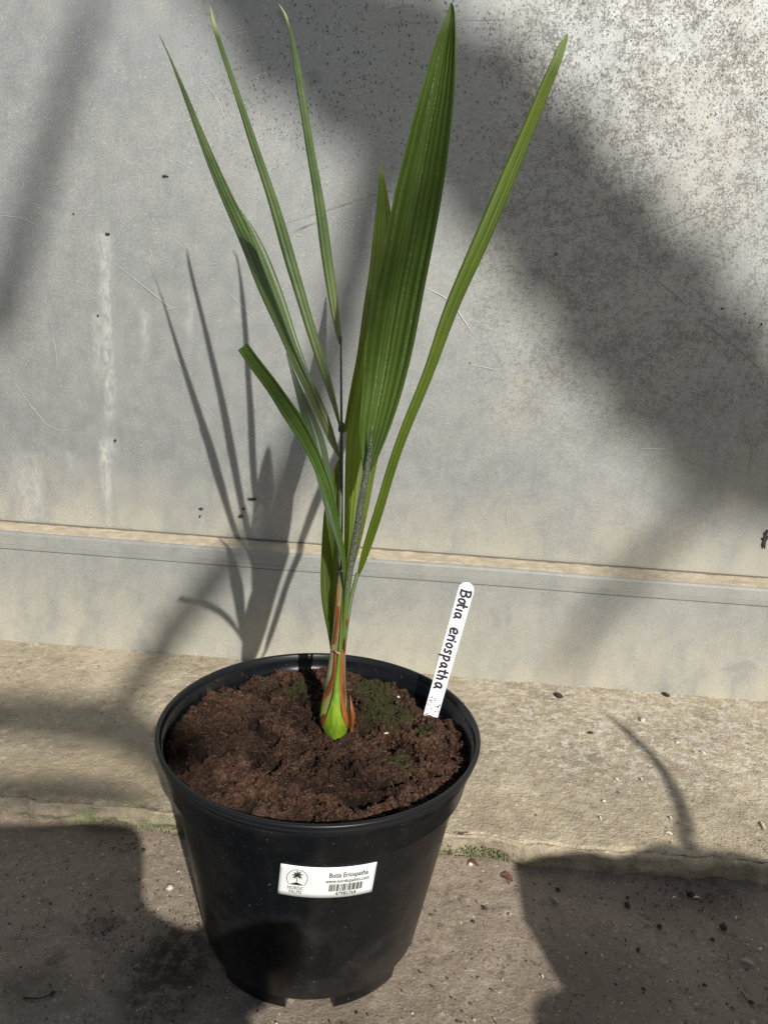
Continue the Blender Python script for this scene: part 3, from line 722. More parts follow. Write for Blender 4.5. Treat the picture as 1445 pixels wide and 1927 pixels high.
for c in [(645, 805, 4, 11), (639.5, 806, 3.5, 8), (641, 641, 3, 7)]:
    d = .075 if c[1] > 700 else .097; pc = onY(c[0], c[1], d); k = scale_at(pc); v, f = ICO2
    obj('node', v * [c[2] * k, c[2] * k * .8, c[3] * k] + pc, f, M_STALK0, palm)
L1l = [(300, 67), (321, 114), (338, 163), (364, 235), (388, 304), (416, 374), (445, 440), (471, 508), (490, 557), (518, 613), (540, 664), (563, 716), (587, 761), (614, 824), (637, 861)]
L1r = [(301.5, 67), (325, 114), (350, 170), (372, 222), (400, 287), (431, 353), (462, 415), (496, 480), (522, 545), (547, 610), (573, 685), (594, 723), (611, 761), (627, 806), (640, 860)]
ribbon('leaflet', L1l, L1r, [.072, .12, .175, .215], M_L_NOTIP, pleats=4, tilt=-.5, bow=-.25)
ribbon('leaflet', [(451, 393), (462, 420), (480, 465), (498, 515), (522, 575), (550, 650), (585, 730), (612, 800), (637, 860)],
       [(452, 393), (471, 419), (493, 453), (514, 502), (535, 557), (552, 613), (567, 661), (597, 740), (638.5, 862)], [.074, .095, .115, .128], M_L_NOTIP, pleats=3, tilt=.5, n=50)
ribbon('leaflet', [(395, 11), (398, 38), (402, 62), (420, 114), (444, 187), (471, 277), (499, 360), (516, 422), (535, 492), (556, 557), (576, 623), (597, 685), (615, 734), (628, 772), (639, 806)],
       [(396, 11), (403, 32), (409, 52), (424, 97), (454, 180), (485, 270), (513, 349), (538, 422), (558, 492), (577, 557), (595, 623), (616, 685), (629, 734), (638, 779), (642, 810)], [.078, .13, .18, .222], M_L_GLOSS, pleats=3, tilt=.35, bow=-.3)
ribbon('leaflet', [(524, 8), (536, 28), (544, 59), (548, 90), (554, 138), (565, 208), (575, 277), (586, 343), (594, 398), (601, 460), (608, 505), (618, 564), (628, 613), (638, 648)],
       [(526, 8), (543, 31), (548, 55), (558, 90), (572, 159), (584, 235), (597, 311), (611, 381), (621, 450), (628, 502), (635, 554), (640, 606), (643, 633), (643, 648)], [.098, .14, .185, .22], M_L_GLOSS, pleats=3, tilt=.3, bow=-.3)
# --- right-hand leaflets leaning back to the wall
ribbon('leaflet', [(716, 303), (711, 363), (705, 415), (698, 478), (696, 502), (686, 564), (679, 613), (673, 661), (663, 713), (655, 754), (650, 789), (645, 813)],
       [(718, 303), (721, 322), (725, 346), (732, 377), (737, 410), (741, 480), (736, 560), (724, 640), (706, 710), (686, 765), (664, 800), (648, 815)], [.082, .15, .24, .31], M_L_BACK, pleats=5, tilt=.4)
ribbon('leaflet', [(722, 470), (706, 560), (688, 640), (671, 715), (658, 780), (651, 830), (649, 900), (648, 980), (647, 1050), (649, 1100)],
       [(726, 470), (740, 560), (745, 650), (738, 740), (724, 815), (708, 875), (698, 931), (687, 987), (673, 1045), (655, 1100)], [SY + .004, .045, .08, .115, .15], M_L_LIT, pleats=6, tilt=.45)
# --- broad leaf in front, on its scurfy stalk
ribbon('broad_leaf', [(848, 4), (837, 35), (825, 66), (807, 114), (794, 166), (776, 225), (761, 291), (745, 349), (731, 422), (719, 485), (707, 540), (695, 613), (689, 658), (684, 713), (678, 779), (675, 824), (679, 860), (684, 894)],
       [(850, 4), (857, 21), (859, 59), (858, 104), (856, 166), (849, 235), (840, 311), (830, 381), (820, 433), (812, 478), (803, 520), (791, 585), (777, 658), (760, 727), (743, 782), (725, 831), (708, 870), (695, 892)], [-.006, -.022, -.040, -.052, -.060], M_L_BROAD, n=90, pleats=7, amp=.0016, tilt=-.15, bow=.35)
ms = Mat('scurfy_stalk', rough=.8); p = ms.obj(); xs_, ys_, zs_ = ms.sep(p); cs_ = ms.mix(ms.ss(ms.noise(p, 1000, 3, .8), .46, .64), (.030, .038, .018), (.20, .215, .17)); ms.set('col', ms.mix(ms.ss(zs_, SOIL_Z + .175, SOIL_Z + .110), cs_, (.085, .140, .022))); ms.normal(ms.bump(ms.noise(p, 700, 2), .7, .001)); M_SCURF = ms.m
pp = catmull([(701, 800), (696, 845), (691, 880), (687, 905), (681, 940), (674, 985), (667, 1025), (660, 1065), (655, 1100), (651.5, 1140), (647, 1190), (641, 1232)], 40)
dd = np.interp(np.linspace(0, 1, 40), [0, .2, .5, .85, 1], [-.0165, -.008, -.002, SY - .006, SY - .002])
P3 = np.array([onY(a[0], a[1], d) for a, d in zip(pp, dd)]); k = np.array([scale_at(p) for p in P3])
V, F = tube(P3, np.interp(np.linspace(0, 1, 40), [0, .1, .2, .45, .75, 1], [.8, 3.5, 6.2, 7.2, 5.6, 4.0]) * k, 12); obj('leaf_stalk', V, F, M_SCURF, palm)
# --- right leaf
ribbon('long_leaf', [(1065.5, 63), (1058, 76), (1050, 81), (1041, 107), (1017, 156), (996, 208), (972, 263), (951, 308), (927, 363), (906, 412), (882, 466), (860, 519), (832, 585), (812, 651), (794, 706), (774, 754), (753, 806), (733, 862), (718, 912), (705, 959), (691, 998), (680, 1038), (672, 1080)],
       [(1067.5, 63), (1069, 73), (1065, 88), (1054, 126), (1027, 187), (1010, 239), (989, 287), (967, 346), (941, 408), (917, 465), (898, 505), (873, 556), (846, 623), (822, 689), (798, 748), (774, 803), (748, 872), (731, 931), (717, 977), (703, 1019), (687, 1062), (679, 1078), (673, 1090)], [.040, .06, .085, .105, .12], M_L_RIGHT, n=90, pleats=4, tilt=.35, bow=-.2)
pp = catmull([(673, 1078), (668, 1098), (662, 1120), (657, 1146), (653, 1175), (649, 1205), (646, 1235)], 24); dd = np.linspace(.040, SY + .002, 24)
P3 = np.array([onY(a[0], a[1], d) for a, d in zip(pp, dd)]); V, F = tube(P3, 3.6 * np.array([scale_at(p) for p in P3]), 8)
M_STALK = Mat('green_stalk', col=(.07, .11, .03), rough=.5).m; obj('leaf_stalk', V, F, M_STALK, palm)
# --- cut leaf leaning towards the viewer
ribbon('cut_leaf', [(448, 659), (473, 696), (504, 737), (535, 789), (570, 840), (591, 884), (606, 918), (617, 945), (628, 980), (637, 1012), (643, 1052), (647, 1105)],
       [(466, 645), (490, 678), (518, 713), (545, 751), (571, 788), (592, 830), (609, 868), (624, 910), (633, 955), (642, 998), (650, 1040), (652, 1110)], [SY - .006, -.012, -.045, -.09, -.138], M_L_CUT, pleats=4, tilt=.5, bow=.2)
# --- grey-green folded leaf behind it
ribbon('folded_leaf', [(538, 664), (545, 692), (556, 737), (566, 780), (578, 830), (591, 884), (603, 926), (612, 963), (626, 1005), (638, 1040), (644, 1068)],
       [(540, 664), (557, 705), (573, 742), (588, 772), (611, 827), (622, 882), (630, 934), (635, 965), (641, 1000), (646, 1040), (648, 1068)], [SY - .002, .01, .028, .045, .055], M_L_GREY, pleats=3, tilt=.8, bow=.5)
# --- leaf behind the stem, on the left
ribbon('back_leaf', [(637, 864), (627, 886), (618, 915), (612, 945), (608, 980), (605, 1033), (603, 1092), (605, 1131), (611, 1164), (617, 1192), (622, 1225)],
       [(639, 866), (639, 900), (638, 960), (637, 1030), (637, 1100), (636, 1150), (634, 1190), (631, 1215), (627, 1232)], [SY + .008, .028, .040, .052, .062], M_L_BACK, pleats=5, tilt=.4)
# --- stem: sheathing base, green shoot, orange dry sheath edges
def stem_tube(name, left, right, yc, mat, n=60, m=22, squash=.9, uvs=True):
    L = catmull(left, n); R = catmull(right, n); V = []; uv = []
    for i in range(n):
        a = onY(*L[i], yc); b = onY(*R[i], yc); c = (a + b) / 2; r = np.linalg.norm(b - a) / 2; ax = (b - a) / (2 * r)
        for j in range(m):
            t = 2 * math.pi * j / m; V.append(c + ax * r * math.cos(t) + np.array([0, 1, 0]) * r * squash * math.sin(t)); uv.append((j / m, i / n))
    F = gridfaces(n, m, True) + [tuple(range(m)), tuple(range((n - 1) * m, n * m))[::-1]]
    return obj(name, V, F, mat, palm, uv=uv)
msh = Mat('sheath_greygreen', rough=.6); p = msh.obj(); q_ = msh.map(p, (1, 1, .12))
x_, y_, z_ = msh.sep(p)
c = msh.mix(msh.ss(msh.noise(q_, 220, 4), .4, .62), (.13, .15, .055), (.24, .22, .12)); c = msh.mix(msh.ss(msh.noise(q_, 500, 2), .55, .66), c, (.20, .10, .05))
c = msh.mix(msh.ss(z_, float(onZ(632, 1300, SOIL_Z)[2]) + .05, SOIL_Z + .012), c, (.22, .27, .03)); msh.set('col', c); M_SHEATH = msh.m
msg = Mat('shoot_green', rough=.38); p = msg.obj(); x_, y_, z_ = msg.sep(p); nl = msg.noise(msg.map(p, (1, 1, .06)), 420, 3)
c = msg.mix(msg.ss(z_, SOIL_Z + .13, SOIL_Z + .01), (.075, .13, .022), (.21, .33, .022)); c = msg.mix(msg.ss(nl, .42, .60, 0, .6), c, (.10, .18, .015)); c = msg.mix(msg.ss(msg.noise(p, 700, 2), .66, .72, 0, .8), c, (.07, .05, .02)); msg.set('col', c); M_SHOOT = msg.m
mb = Mat('dry_sheath', rough=.45); p = mb.obj(); c = mb.mix(mb.ss(mb.noise(mb.map(p, (1, 1, .15)), 260, 4), .38, .62), (.16, .042, .010), (.30, .098, .030)); c = mb.mix(mb.ss(mb.noise(p, 300, 3), .6, .7), c, (.09, .03, .012)); mb.set('col', c); mb.translucent(c, .12); M_DRY = mb.m
stem_tube('stem_base', [(638, 1075), (634, 1105), (630, 1143), (626, 1186), (621, 1229), (614.5, 1271), (609.5, 1301), (603.5, 1331), (602, 1349), (605, 1364), (614, 1376), (622, 1388)],
          [(650, 1075), (650, 1113), (649, 1143), (648, 1180), (650, 1229), (650.5, 1275), (652, 1306), (656, 1328), (659, 1347), (658, 1364), (650, 1376), (643, 1388)], SY, M_SHEATH)
def shell(name, left, right, mat, off, n=50, m=9, bow=.5, curl=0):
    """strip lying on the front of the stem"""
    L = catmull(left, n); R = catmull(right, n); V = []; uv = []
    us = np.linspace(0, 1, m)
    for i in range(n):
        for u in us:
            px = L[i] * (1 - u) + R[i] * u
            # follow the round stem surface
            sl_ = np.interp(px[1], [1075, 1143, 1186, 1229, 1271, 1301, 1331, 1349, 1366, 1382, 1396], [638, 630, 626, 621, 614.5, 608.5, 601, 599, 603, 612, 620]); sr_ = np.interp(px[1], [1075, 1143, 1180, 1229, 1275, 1306, 1328, 1347, 1366, 1382, 1396], [650, 649, 648, 650, 650.5, 654, 660, 663, 662, 652, 645])
            mid = (sl_ + sr_) / 2; hw = (sr_ - sl_) / 2; q = np.clip((px[0] - mid) / hw, -1, 1)
            k = .00052; Yv = SY - hw * k * .9 * math.sqrt(max(0, 1 - q * q)) - off - bow * .001 * (1 - (2 * u - 1) ** 2)
            V.append(onY(px[0], px[1], Yv)); uv.append((u, i / n))
    return obj(name, V, gridfaces(n, m), mat, palm, uv=uv)
shell('green_shoot', [(646, 1085), (643, 1130), (639, 1190), (636, 1228), (633, 1255), (630, 1280), (626, 1310), (619, 1335), (612, 1357), (609, 1372), (620, 1394)],
      [(652, 1085), (651, 1120), (648, 1170), (643, 1205), (642.5, 1232), (641, 1260), (640, 1285), (640, 1310), (641, 1335), (646, 1355), (654, 1372), (640, 1394)], M_SHOOT, .0012, bow=1.6)
shell('dry_sheath', [(635.5, 1140), (632, 1170), (628, 1200), (627, 1212)], [(640, 1140), (638.5, 1170), (635, 1200), (631, 1212)], M_DRY, .0010)
shell('dry_sheath', [(629, 1222), (628, 1245), (625, 1270), (619, 1288), (610, 1305), (605, 1320)], [(634, 1222), (633.5, 1245), (631, 1270), (627, 1290), (619, 1308), (606, 1322)], M_DRY, .0014)
shell('dry_sheath', [(643, 1222), (640.5, 1255), (640, 1280), (640.5, 1305), (642, 1330), (646, 1352), (652, 1370)], [(648, 1222), (647, 1255), (648.5, 1280), (650, 1305), (651, 1330), (655, 1350), (655.5, 1371)], M_DRY, .0022)
shell('dry_sheath', [(612, 1343), (606, 1352), (603, 1360), (607, 1367)], [(614, 1343), (612, 1352), (611, 1361), (609, 1367)], M_DRY, .0024, n=20)
ribbon('dry_sheath', [(658, 1308), (657, 1330), (657, 1352), (659, 1378)], [(659.5, 1308), (665, 1330), (668, 1350), (664, 1378)], [SY - .012, SY - .013, SY - .009], M_DRY, n=24, pleats=2, bow=-.8)
ribbon('dry_flake', [(651, 1158), (650, 1170), (652, 1181)], [(653, 1156), (656, 1164), (654, 1181)], [SY - .006, SY - .008, SY - .006], M_DRY, n=14, pleats=1, bow=-.8)
ribbon('dry_flake', [(648, 1200), (647, 1214), (646, 1228)], [(651, 1199), (652, 1209), (649, 1229)], [SY - .007, SY - .009, SY - .007], M_DRY, n=14, pleats=1, bow=-.8)
M_HUSK = flat('pale_husk', (.42, .25, .13), .7)
ribbon('dry_flake', [(628, 1222), (633, 1225), (640, 1229), (642, 1231)], [(630, 1225), (633, 1230), (640, 1233), (642, 1232)], [SY - .010, SY - .011, SY - .010], M_HUSK, n=14, pleats=1, bow=-.6)
ribbon('dry_sheath', [(636, 1095), (633, 1130), (630, 1160)], [(638.5, 1095), (636, 1130), (633, 1160)], [SY - .009, SY - .008, SY - .007], M_DRY, n=20, pleats=1)

# =================================================================== PLANT LABEL STAKE
b0 = onZ(812, 1338, SOIL_Z); YB = float(b0[1]); YT = YB + .012
top = onY(881, 1096, YT); bot = onY(806, 1362, YB - .0015)
ax = (bot - top); LEN = np.linalg.norm(ax); ax = ax / LEN
tc = (top + bot) / 2; vw = tc - CAM; vw /= np.linalg.norm(vw)
sx = np.cross(ax, vw); sx /= np.linalg.norm(sx)
if sx[0] < 0: sx = -sx
nrm = np.cross(ax, sx); nrm /= np.linalg.norm(nrm)
if nrm @ vw > 0: nrm = -nrm
WST = 29.0 * scale_at(tc)
def stk(s, wv, off): return top + ax * s + sx * wv + nrm * off
out = []
for t in np.linspace(math.pi, 0, 15): out.append((WST / 2 - math.sin(t) * WST / 2, math.cos(t) * WST / 2))
bott = [(LEN - .001, WST / 2 * .95), (LEN + .012, .0012), (LEN + .012, -.0012), (LEN - .001, -WST / 2 * .95)]
ol = out + bott; n = len(ol)
V = [stk(s, w_, .0004) for s, w_ in ol] + [stk(s, w_, -.0004) for s, w_ in ol]
F = [tuple(range(n)), tuple(range(2 * n - 1, n - 1, -1))] + [(i, i + n, (i + 1) % n + n, (i + 1) % n) for i in range(n)]
stake = empty('plant_label', tuple(bot), 'white plastic plant label with black handwriting stuck in the soil', 'plant label')
obj('stake', V, F, Mat('white_plastic', col=(.80, .80, .84), rough=.35).m, stake, smooth=False)
GL = {  # strokes in a unit box, x along reading direction, y up
 'B': [[(.1, 1), (.12, .5), (.15, 0)], [(-.05, .95), (.5, 1.02), (.85, .85), (.6, .6), (.2, .52)], [(.2, .52), (.75, .5), (.95, .25), (.6, .02), (.05, .0)]],
 'o': [[(.5, .7), (.1, .5), (.15, .12), (.55, 0), (.9, .25), (.85, .6), (.5, .7)]],
 't': [[(.45, 1.05), (.42, .5), (.5, .08), (.85, .05)], [(.05, .68), (.9, .72)]],
 'l': [[(.5, .65), (.5, .0)]],
 'a': [[(.8, .62), (.35, .66), (.08, .35), (.3, .02), (.7, .2), (.82, .62)], [(.82, .62), (.85, .2), (1.1, 0)]],
 'e': [[(.1, .3), (.85, .45), (.7, .75), (.25, .7), (.05, .35), (.3, .02), (.95, .08)]],
 'r': [[(.2, .65), (.25, 0)], [(.25, .4), (.55, .65), (.95, .6)]],
 'i': [[(.5, .55), (.55, 0)], [(.5, .86), (.56, .9)]],
 's': [[(.9, .65), (.4, .72), (.2, .5), (.75, .3), (.75, .05), (.1, .0)]],
 'p': [[(.15, .7), (.2, -.45)], [(.15, .6), (.7, .72), (.95, .4), (.6, .08), (.2, .12)]],
 'h': [[(.15, 1.0), (.2, 0)], [(.2, .4), (.55, .62), (.85, .4), (.9, -.02)]]}
word = [('B', .060, .052, .66), ('o', .124, .036, .62), ('t', .160, .030, .62), ('l', .203, .014, .62), ('a', .228, .042, .62), ('e', .345, .046, .64), ('r', .398, .034, .6), ('i', .430, .020, .6), ('o', .462, .036, .58), ('s', .508, .034, .62), ('p', .556, .040, .62), ('a', .612, .038, .60), ('t', .664, .036, .60), ('h', .708, .036, .62), ('a', .766, .044, .68)]
VIS = LEN * .915
parts = []
for ch, s0, ws, hs in word:
    for st in GL[ch]:
        P2 = catmull(st, 14 if len(st) > 2 else 6); pts = [(VIS * (s0 + x * ws), WST * (-.30 + y * hs * .96 + (.02 if ch != 'p' else .04))) for x, y in P2]
        lw = WST * .132
        for i in range(len(pts)):
            c = np.array(pts[i]); n_ = 8; t = np.linspace(0, 2 * np.pi, n_, endpoint=False); rr_ = lw / 2 * (1 + .15 * math.sin(i * 1.7 + s0 * 90))
            parts.append(([stk(c[0] + rr_ * math.cos(a), c[1] + rr_ * math.sin(a), .00062 + .0000004 * (len(parts) % 300)) for a in t], [tuple(range(n_))]))
            if i:
                p0 = np.array(pts[i - 1]); d_ = c - p0; L_ = np.linalg.norm(d_) + 1e-9; nn = np.array([-d_[1], d_[0]]) / L_ * lw / 2
                parts.append(([stk(*(p0 - nn), .00062 + .0000004 * (len(parts) % 300)), stk(*(c - nn), .00062 + .0000004 * (len(parts) % 300)), stk(*(c + nn), .00062 + .0000004 * (len(parts) % 300)), stk(*(p0 + nn), .00062 + .0000004 * (len(parts) % 300))], [(0, 1, 2, 3)]))
V, F = merge(parts); obj('handwriting', V, F, M_INK, stake, smooth=False)
rs = np.random.RandomState(31); P = []
for i in range(26): P.append(stk(VIS * (.86 + .14 * rs.rand() ** .6), WST * (rs.rand() - .5) * .85, .0006))
o = scatter_mesh('soil_specks', np.array(P), .0003 + .0004 * rs.rand(len(P)), M_SOIL, stake, seed=6); o['kind'] = 'stuff'
# soil heaped at the foot of the label
c = onZ(812, 1338, SOIL_Z); q_ = c[:2] + rs.randn(160, 2) * .006; P = np.c_[q_, soil_h(q_[:, 0], q_[:, 1]) + .0015 * rs.rand(160)]
o = scatter_mesh('soil_heap', P, .0009 + .0016 * rs.rand(160), M_CLOD, seed=8, jag=.45); par(o, soil); o['kind'] = 'stuff'
c = base_pt; a_ = rs.rand(420) * 6.28; d_ = .010 + .010 * rs.rand(420); q_ = np.c_[c[0] + d_ * np.cos(a_), c[1] - .004 + d_ * np.sin(a_)]; P = np.c_[q_, soil_h(q_[:, 0], q_[:, 1]) + .0030 * rs.rand(420) * (1 - (d_ - .01) / .01)]
o = scatter_mesh('stem_heap', P, .0006 + .0012 * rs.rand(420), M_CLOD, seed=18, jag=.5); par(o, soil); o['kind'] = 'stuff'
# soil crumbs stuck on the rim and the inner wall of the pot
P = []
for i in range(150):
    a = rs.rand() * 2 * math.pi; r_ = RC1 + .0036 - .001 * rs.rand() if rs.rand() < .7 else POT_R - .003; P.append((r_ * math.cos(a), r_ * math.sin(a), POT_H - .001 if r_ > POT_R - .004 else POT_H - .004 - .012 * rs.rand()))
o = scatter_mesh('rim_crumbs', np.array(P), .0004 + .0006 * rs.rand(len(P)), M_CLOD, seed=9); par(o, soil); o['kind'] = 'stuff'

# =================================================================== LITTER ON THE FLOOR AND LEDGE
M_GRIT_D = flat('dark_grit', (.065, .047, .036), .95); M_GRIT_L = flat('pale_grit', (.52, .48, .40), .9); M_GRIT_M = flat('brown_grit', (.15, .105, .075), .95)
def floor_pts(k, seed, boxpx, z=0.0):
    r = np.random.RandomState(seed); out = []
    x0, x1, y0, y1 = boxpx
    for i in range(k):
        P = onZ(x0 + (x1 - x0) * r.rand(), y0 + (y1 - y0) * r.rand(), z); out.append(P)
    return np.array(out)
def grit(name, P, smin, smax, mat, label, seed):
    r = np.random.RandomState(seed); P = P[np.hypot(P[:, 0], P[:, 1]) > .103]
    return tag(scatter_mesh(name, P, smin + (smax - smin) * r.rand(len(P)) ** 3, mat, seed=seed, jag=.4, aspect=(1, 1, .7)), label, 'grit', kind='stuff')
A = floor_pts(1500, 1, (-40, 1490, 1560, 1990)); A = A[A[:, 1] < KY - .002]
B = np.vstack([onZ(330 + rs.randn() * 60, 1800 + rs.randn() * 60, 0) for i in range(900)] + [onZ(1300 + rs.randn() * 70, 1680 + rs.randn() * 22, 0) for i in range(500)] + [onZ(180 + rs.randn() * 25, 1745 + rs.randn() * 18, 0) for i in range(160)] + [onZ(235 + rs.randn() * 40, 1585 + rs.randn() * 12, 0) for i in range(140)])
B = B[B[:, 1] < KY + .001]
grit('dark_grit', np.vstack([A, B]), .00025, .0012, M_GRIT_D, 'dark soil grit scattered over the brown concrete floor', 51)
A2 = floor_pts(420, 2, (-40, 1490, 1560, 1990)); A2 = A2[A2[:, 1] < KY]
L2 = floor_pts(260, 3, (-40, 1490, 1230, 1610), WZ); L2 = L2[(L2[:, 1] > KY + .02) & (L2[:, 1] < WY - .004)]
grit('pale_grit', np.vstack([A2, L2]), .0003, .0011, M_GRIT_L, 'pale sandy grit scattered over floor and ledge', 52)
L3 = floor_pts(420, 4, (-40, 1490, 1230, 1610), WZ); L3 = L3[(L3[:, 1] > KY + .02) & (L3[:, 1] < WY - .004)]
grit('brown_grit', np.vstack([L3, floor_pts(300, 5, (850, 1490, 1640, 1990))]), .0003, .0014, M_GRIT_M, 'brown grit scattered over the concrete ledge and floor', 53)
# moss along the ledge front
P = []
for (px, k) in [(300, 90), (250, 60), (200, 40), (870, 110), (930, 110), (980, 60)]:
    for i in range(k):
        X_ = onZ(px + rs.randn() * 30, 1550 + (px - 300) * .08, .01)[0]; z_ = .002 + .013 * rs.rand(); P.append((X_, KY + float(fbm(np.array([X_ * 14]), np.array([0.]), o=4, seed=21)[0]) * .0035 - .0005 + .001 * rs.rand(), z_))
o = scatter_mesh('moss', np.array(P), .0005 + .0008 * rs.rand(len(P)), mat_soil('ledge_moss', (.10, .12, .05), (.17, .19, .09), (.26, .27, .16)), seed=10, jag=.5); tag(o, 'pale green moss along the broken front edge of the concrete ledge', 'moss', kind='stuff')
# single bits
M_STONE = flat('pale_stone', (.55, .50, .42), .85); M_CLODD = mat_soil('dark_clod', (.05, .036, .028), (.085, .06, .045), (.13, .095, .07)); M_SHELL = flat('cream_shell', (.66, .60, .50), .6)
def onfloor(px, py):
    P = onZ(px, py, 0.0)
    if P[1] > KY + .004: P = onZ(px, py, WZ)
    return P
for i, (px, py, s_) in enumerate([(320, 1672, 7), (846, 1492, 4), (1208, 1356, 6), (1322, 1418, 5), (1135, 1508, 4), (885, 1627, 5), (1139, 1508, 4)][:6]):
    P = onfloor(px, py); P[2] += s_ * scale_at(P) * .3
    lab = 'pale lump of grit on the floor left of the black pot' if i == 0 else ('small pale pebble on the brown floor right of the pot' if i == 5 else 'small cream pebble lying on the sandy concrete ledge')
    pebble('pebble', P, s_ * scale_at(P), M_STONE, lab, 'pebble', None if i in (0, 5) else 'cream pebbles on the ledge', seed=i + 3, asp=(1, .9, .6))
for i, (px, py, s_) in enumerate([(1360, 1746, 9), (1240, 1745, 7), (1180, 1705, 7), (1200, 1788, 5), (1340, 1770, 6), (1210, 1862, 5), (1413, 1887, 6), (1325, 1855, 5), (912, 1710, 6), (1180, 1690, 5), (890, 1735, 4), (1158, 1853, 4), (1050, 1675, 6), (100, 1870, 6), (270, 1600, 5), (1300, 1685, 8)]):
    P = onfloor(px, py); P[2] += s_ * scale_at(P) * .25
    own = {0: 'largest dark soil crumb on the shadowed floor', 6: 'dark soil crumb touching the end of the crooked twig', 12: 'dark soil crumb beside the grey wood chip on the floor', 13: 'dark soil crumb beside the thin curved twig', 14: 'dark soil crumb at the ledge foot left of the pot', 15: 'dark soil crumb beside the pale splinter near the ledge'}
    lit = i in (8, 10)
    lab = own.get(i, 'dark soil crumb on the sunlit floor right of the pot' if lit else 'small dark crumb of soil lying on the shadowed concrete floor')
    pebble('soil_crumb', P, .8 * s_ * scale_at(P), M_CLODD, lab, 'soil crumb', None if i in own else ('soil crumbs on the sunlit floor' if lit else 'soil crumbs on the shadowed floor'), seed=i + 30, asp=(1, .85, .6))
for i, (px, py, s_) in enumerate([(1050, 1310, 10), (1252, 1308, 8), (1110, 1380, 7)]):
    P = onfloor(px, py); P[2] += .001
    pebble('brown_crumb', P, s_ * scale_at(P), M_CLODD, 'dark brown crumb on the pale ledge near the wall foot', 'crumb', 'brown crumbs on the ledge', seed=i + 60, asp=(1, .7, .3))
def flake(name, px, py, L, W_, ang, mat, label, cat, group=None, lift=.0015, fold=.3):
    P = onfloor(px, py); k = scale_at(P); L *= k; W_ *= k; n_ = 9; V = []
    c, s_ = math.cos(ang), math.sin(ang)
    for i in range(n_):
        t = i / (n_ - 1); ww = W_ * math.sin(math.pi * (t * .9 + .05)) * (1 + .2 * math.sin(i * 2.1))
        for j, u in enumerate((-1, 0, 1)):
            x = (t - .5) * L; y = u * ww / 2; V.append((x * c - y * s_, x * s_ + y * c, lift * (.4 + math.sin(math.pi * t)) + abs(u) * fold * ww))
    V = np.array(V); V2 = V - [0, 0, .0005]; F = gridfaces(n_, 3); m_ = len(V); per = [i * 3 for i in range(n_)] + [(n_ - 1) * 3 + 1, (n_ - 1) * 3 + 2] + [i * 3 + 2 for i in range(n_ - 2, -1, -1)] + [1]
    F = F + [tuple(i + m_ for i in f[::-1]) for f in F] + [(per[i], per[i] + m_, per[(i + 1) % len(per)] + m_, per[(i + 1) % len(per)]) for i in range(len(per))]
    o = obj(name, np.vstack([V, V2]), F, mat); o.location = tuple(P); return tag(o, label, cat, group)
M_DRYLEAF = flat('dry_leaf', (.13, .055, .04), .7); M_HUSKG = flat('grey_husk', (.36, .33, .28), .7)
flake('dry_leaf_scrap', 952, 1654, 26, 18, -.5, M_DRYLEAF, 'curled reddish brown leaf scrap on the floor below the ledge', 'leaf scrap')
flake('dry_leaf_scrap', 890, 1625, 22, 10, -.6, M_DRYLEAF, 'narrow brown leaf scrap against the mossy ledge foot', 'leaf scrap')
flake('seed_husk', 1405, 1812, 26, 12, -.4, M_HUSKG, 'pale boat shaped seed husk on the shadowed floor', 'seed husk')
flake('wood_chip', 1044, 1695, 20, 10, -.9, M_HUSKG, 'grey wood chip lying on the floor in the shadow', 'wood chip')
for i, (px, py, L, a) in enumerate([(1436, 1555, 26, 1.5), (1130, 1541, 15, 1.5), (1258, 1570, 13, -.4), (1207, 1467, 9, 1.4), (1160, 1469, 8, -.5), (1262, 1540, 10, 1.4), (1275, 1400, 8, .3)]):
    flake('pale_chip', px, py, L, 6, a, M_SHELL, 'longest cream chip lying on the sandy concrete ledge' if i == 0 else 'thin cream coloured chip lying on the sandy concrete ledge', 'chip', None if i == 0 else 'cream chips on the ledge', lift=.001)
for i, (px, py, L, a) in enumerate([(1310, 1690, 14, .1), (1268, 1690, 10, .3), (1384, 1728, 10, 1.0), (1430, 1787, 10, .4), (1020, 1838, 8, 2)]):
    flake('wood_splinter', px, py, L, 4, a, M_SHELL, 'small pale splinter on the shadowed floor beside the ledge', 'splinter', 'pale splinters on the floor', lift=.001)
def twig(pts, r_, label, mat):
    P = np.array([onfloor(*p) for p in pts]); P = catmull(P, 16); P[:, 2] += r_ * .8 + np.abs(np.sin(np.linspace(0, 3, 16))) * r_ * .5
    V, F = tube(P, r_ * np.linspace(1, .6, 16), 7); return tag(obj('twig', V, F, mat), label, 'twig')
M_TWIG = flat('twig_brown', (.06, .04, .025), .9)
twig([(45, 1878), (70, 1881), (90, 1876), (103, 1870)], .0008, 'thin curved brown twig on the floor left of the pot', M_TWIG)
twig([(1392, 1866), (1402, 1880), (1412, 1888)], .0007, 'short crooked dark twig on the shadowed floor', M_TWIG)

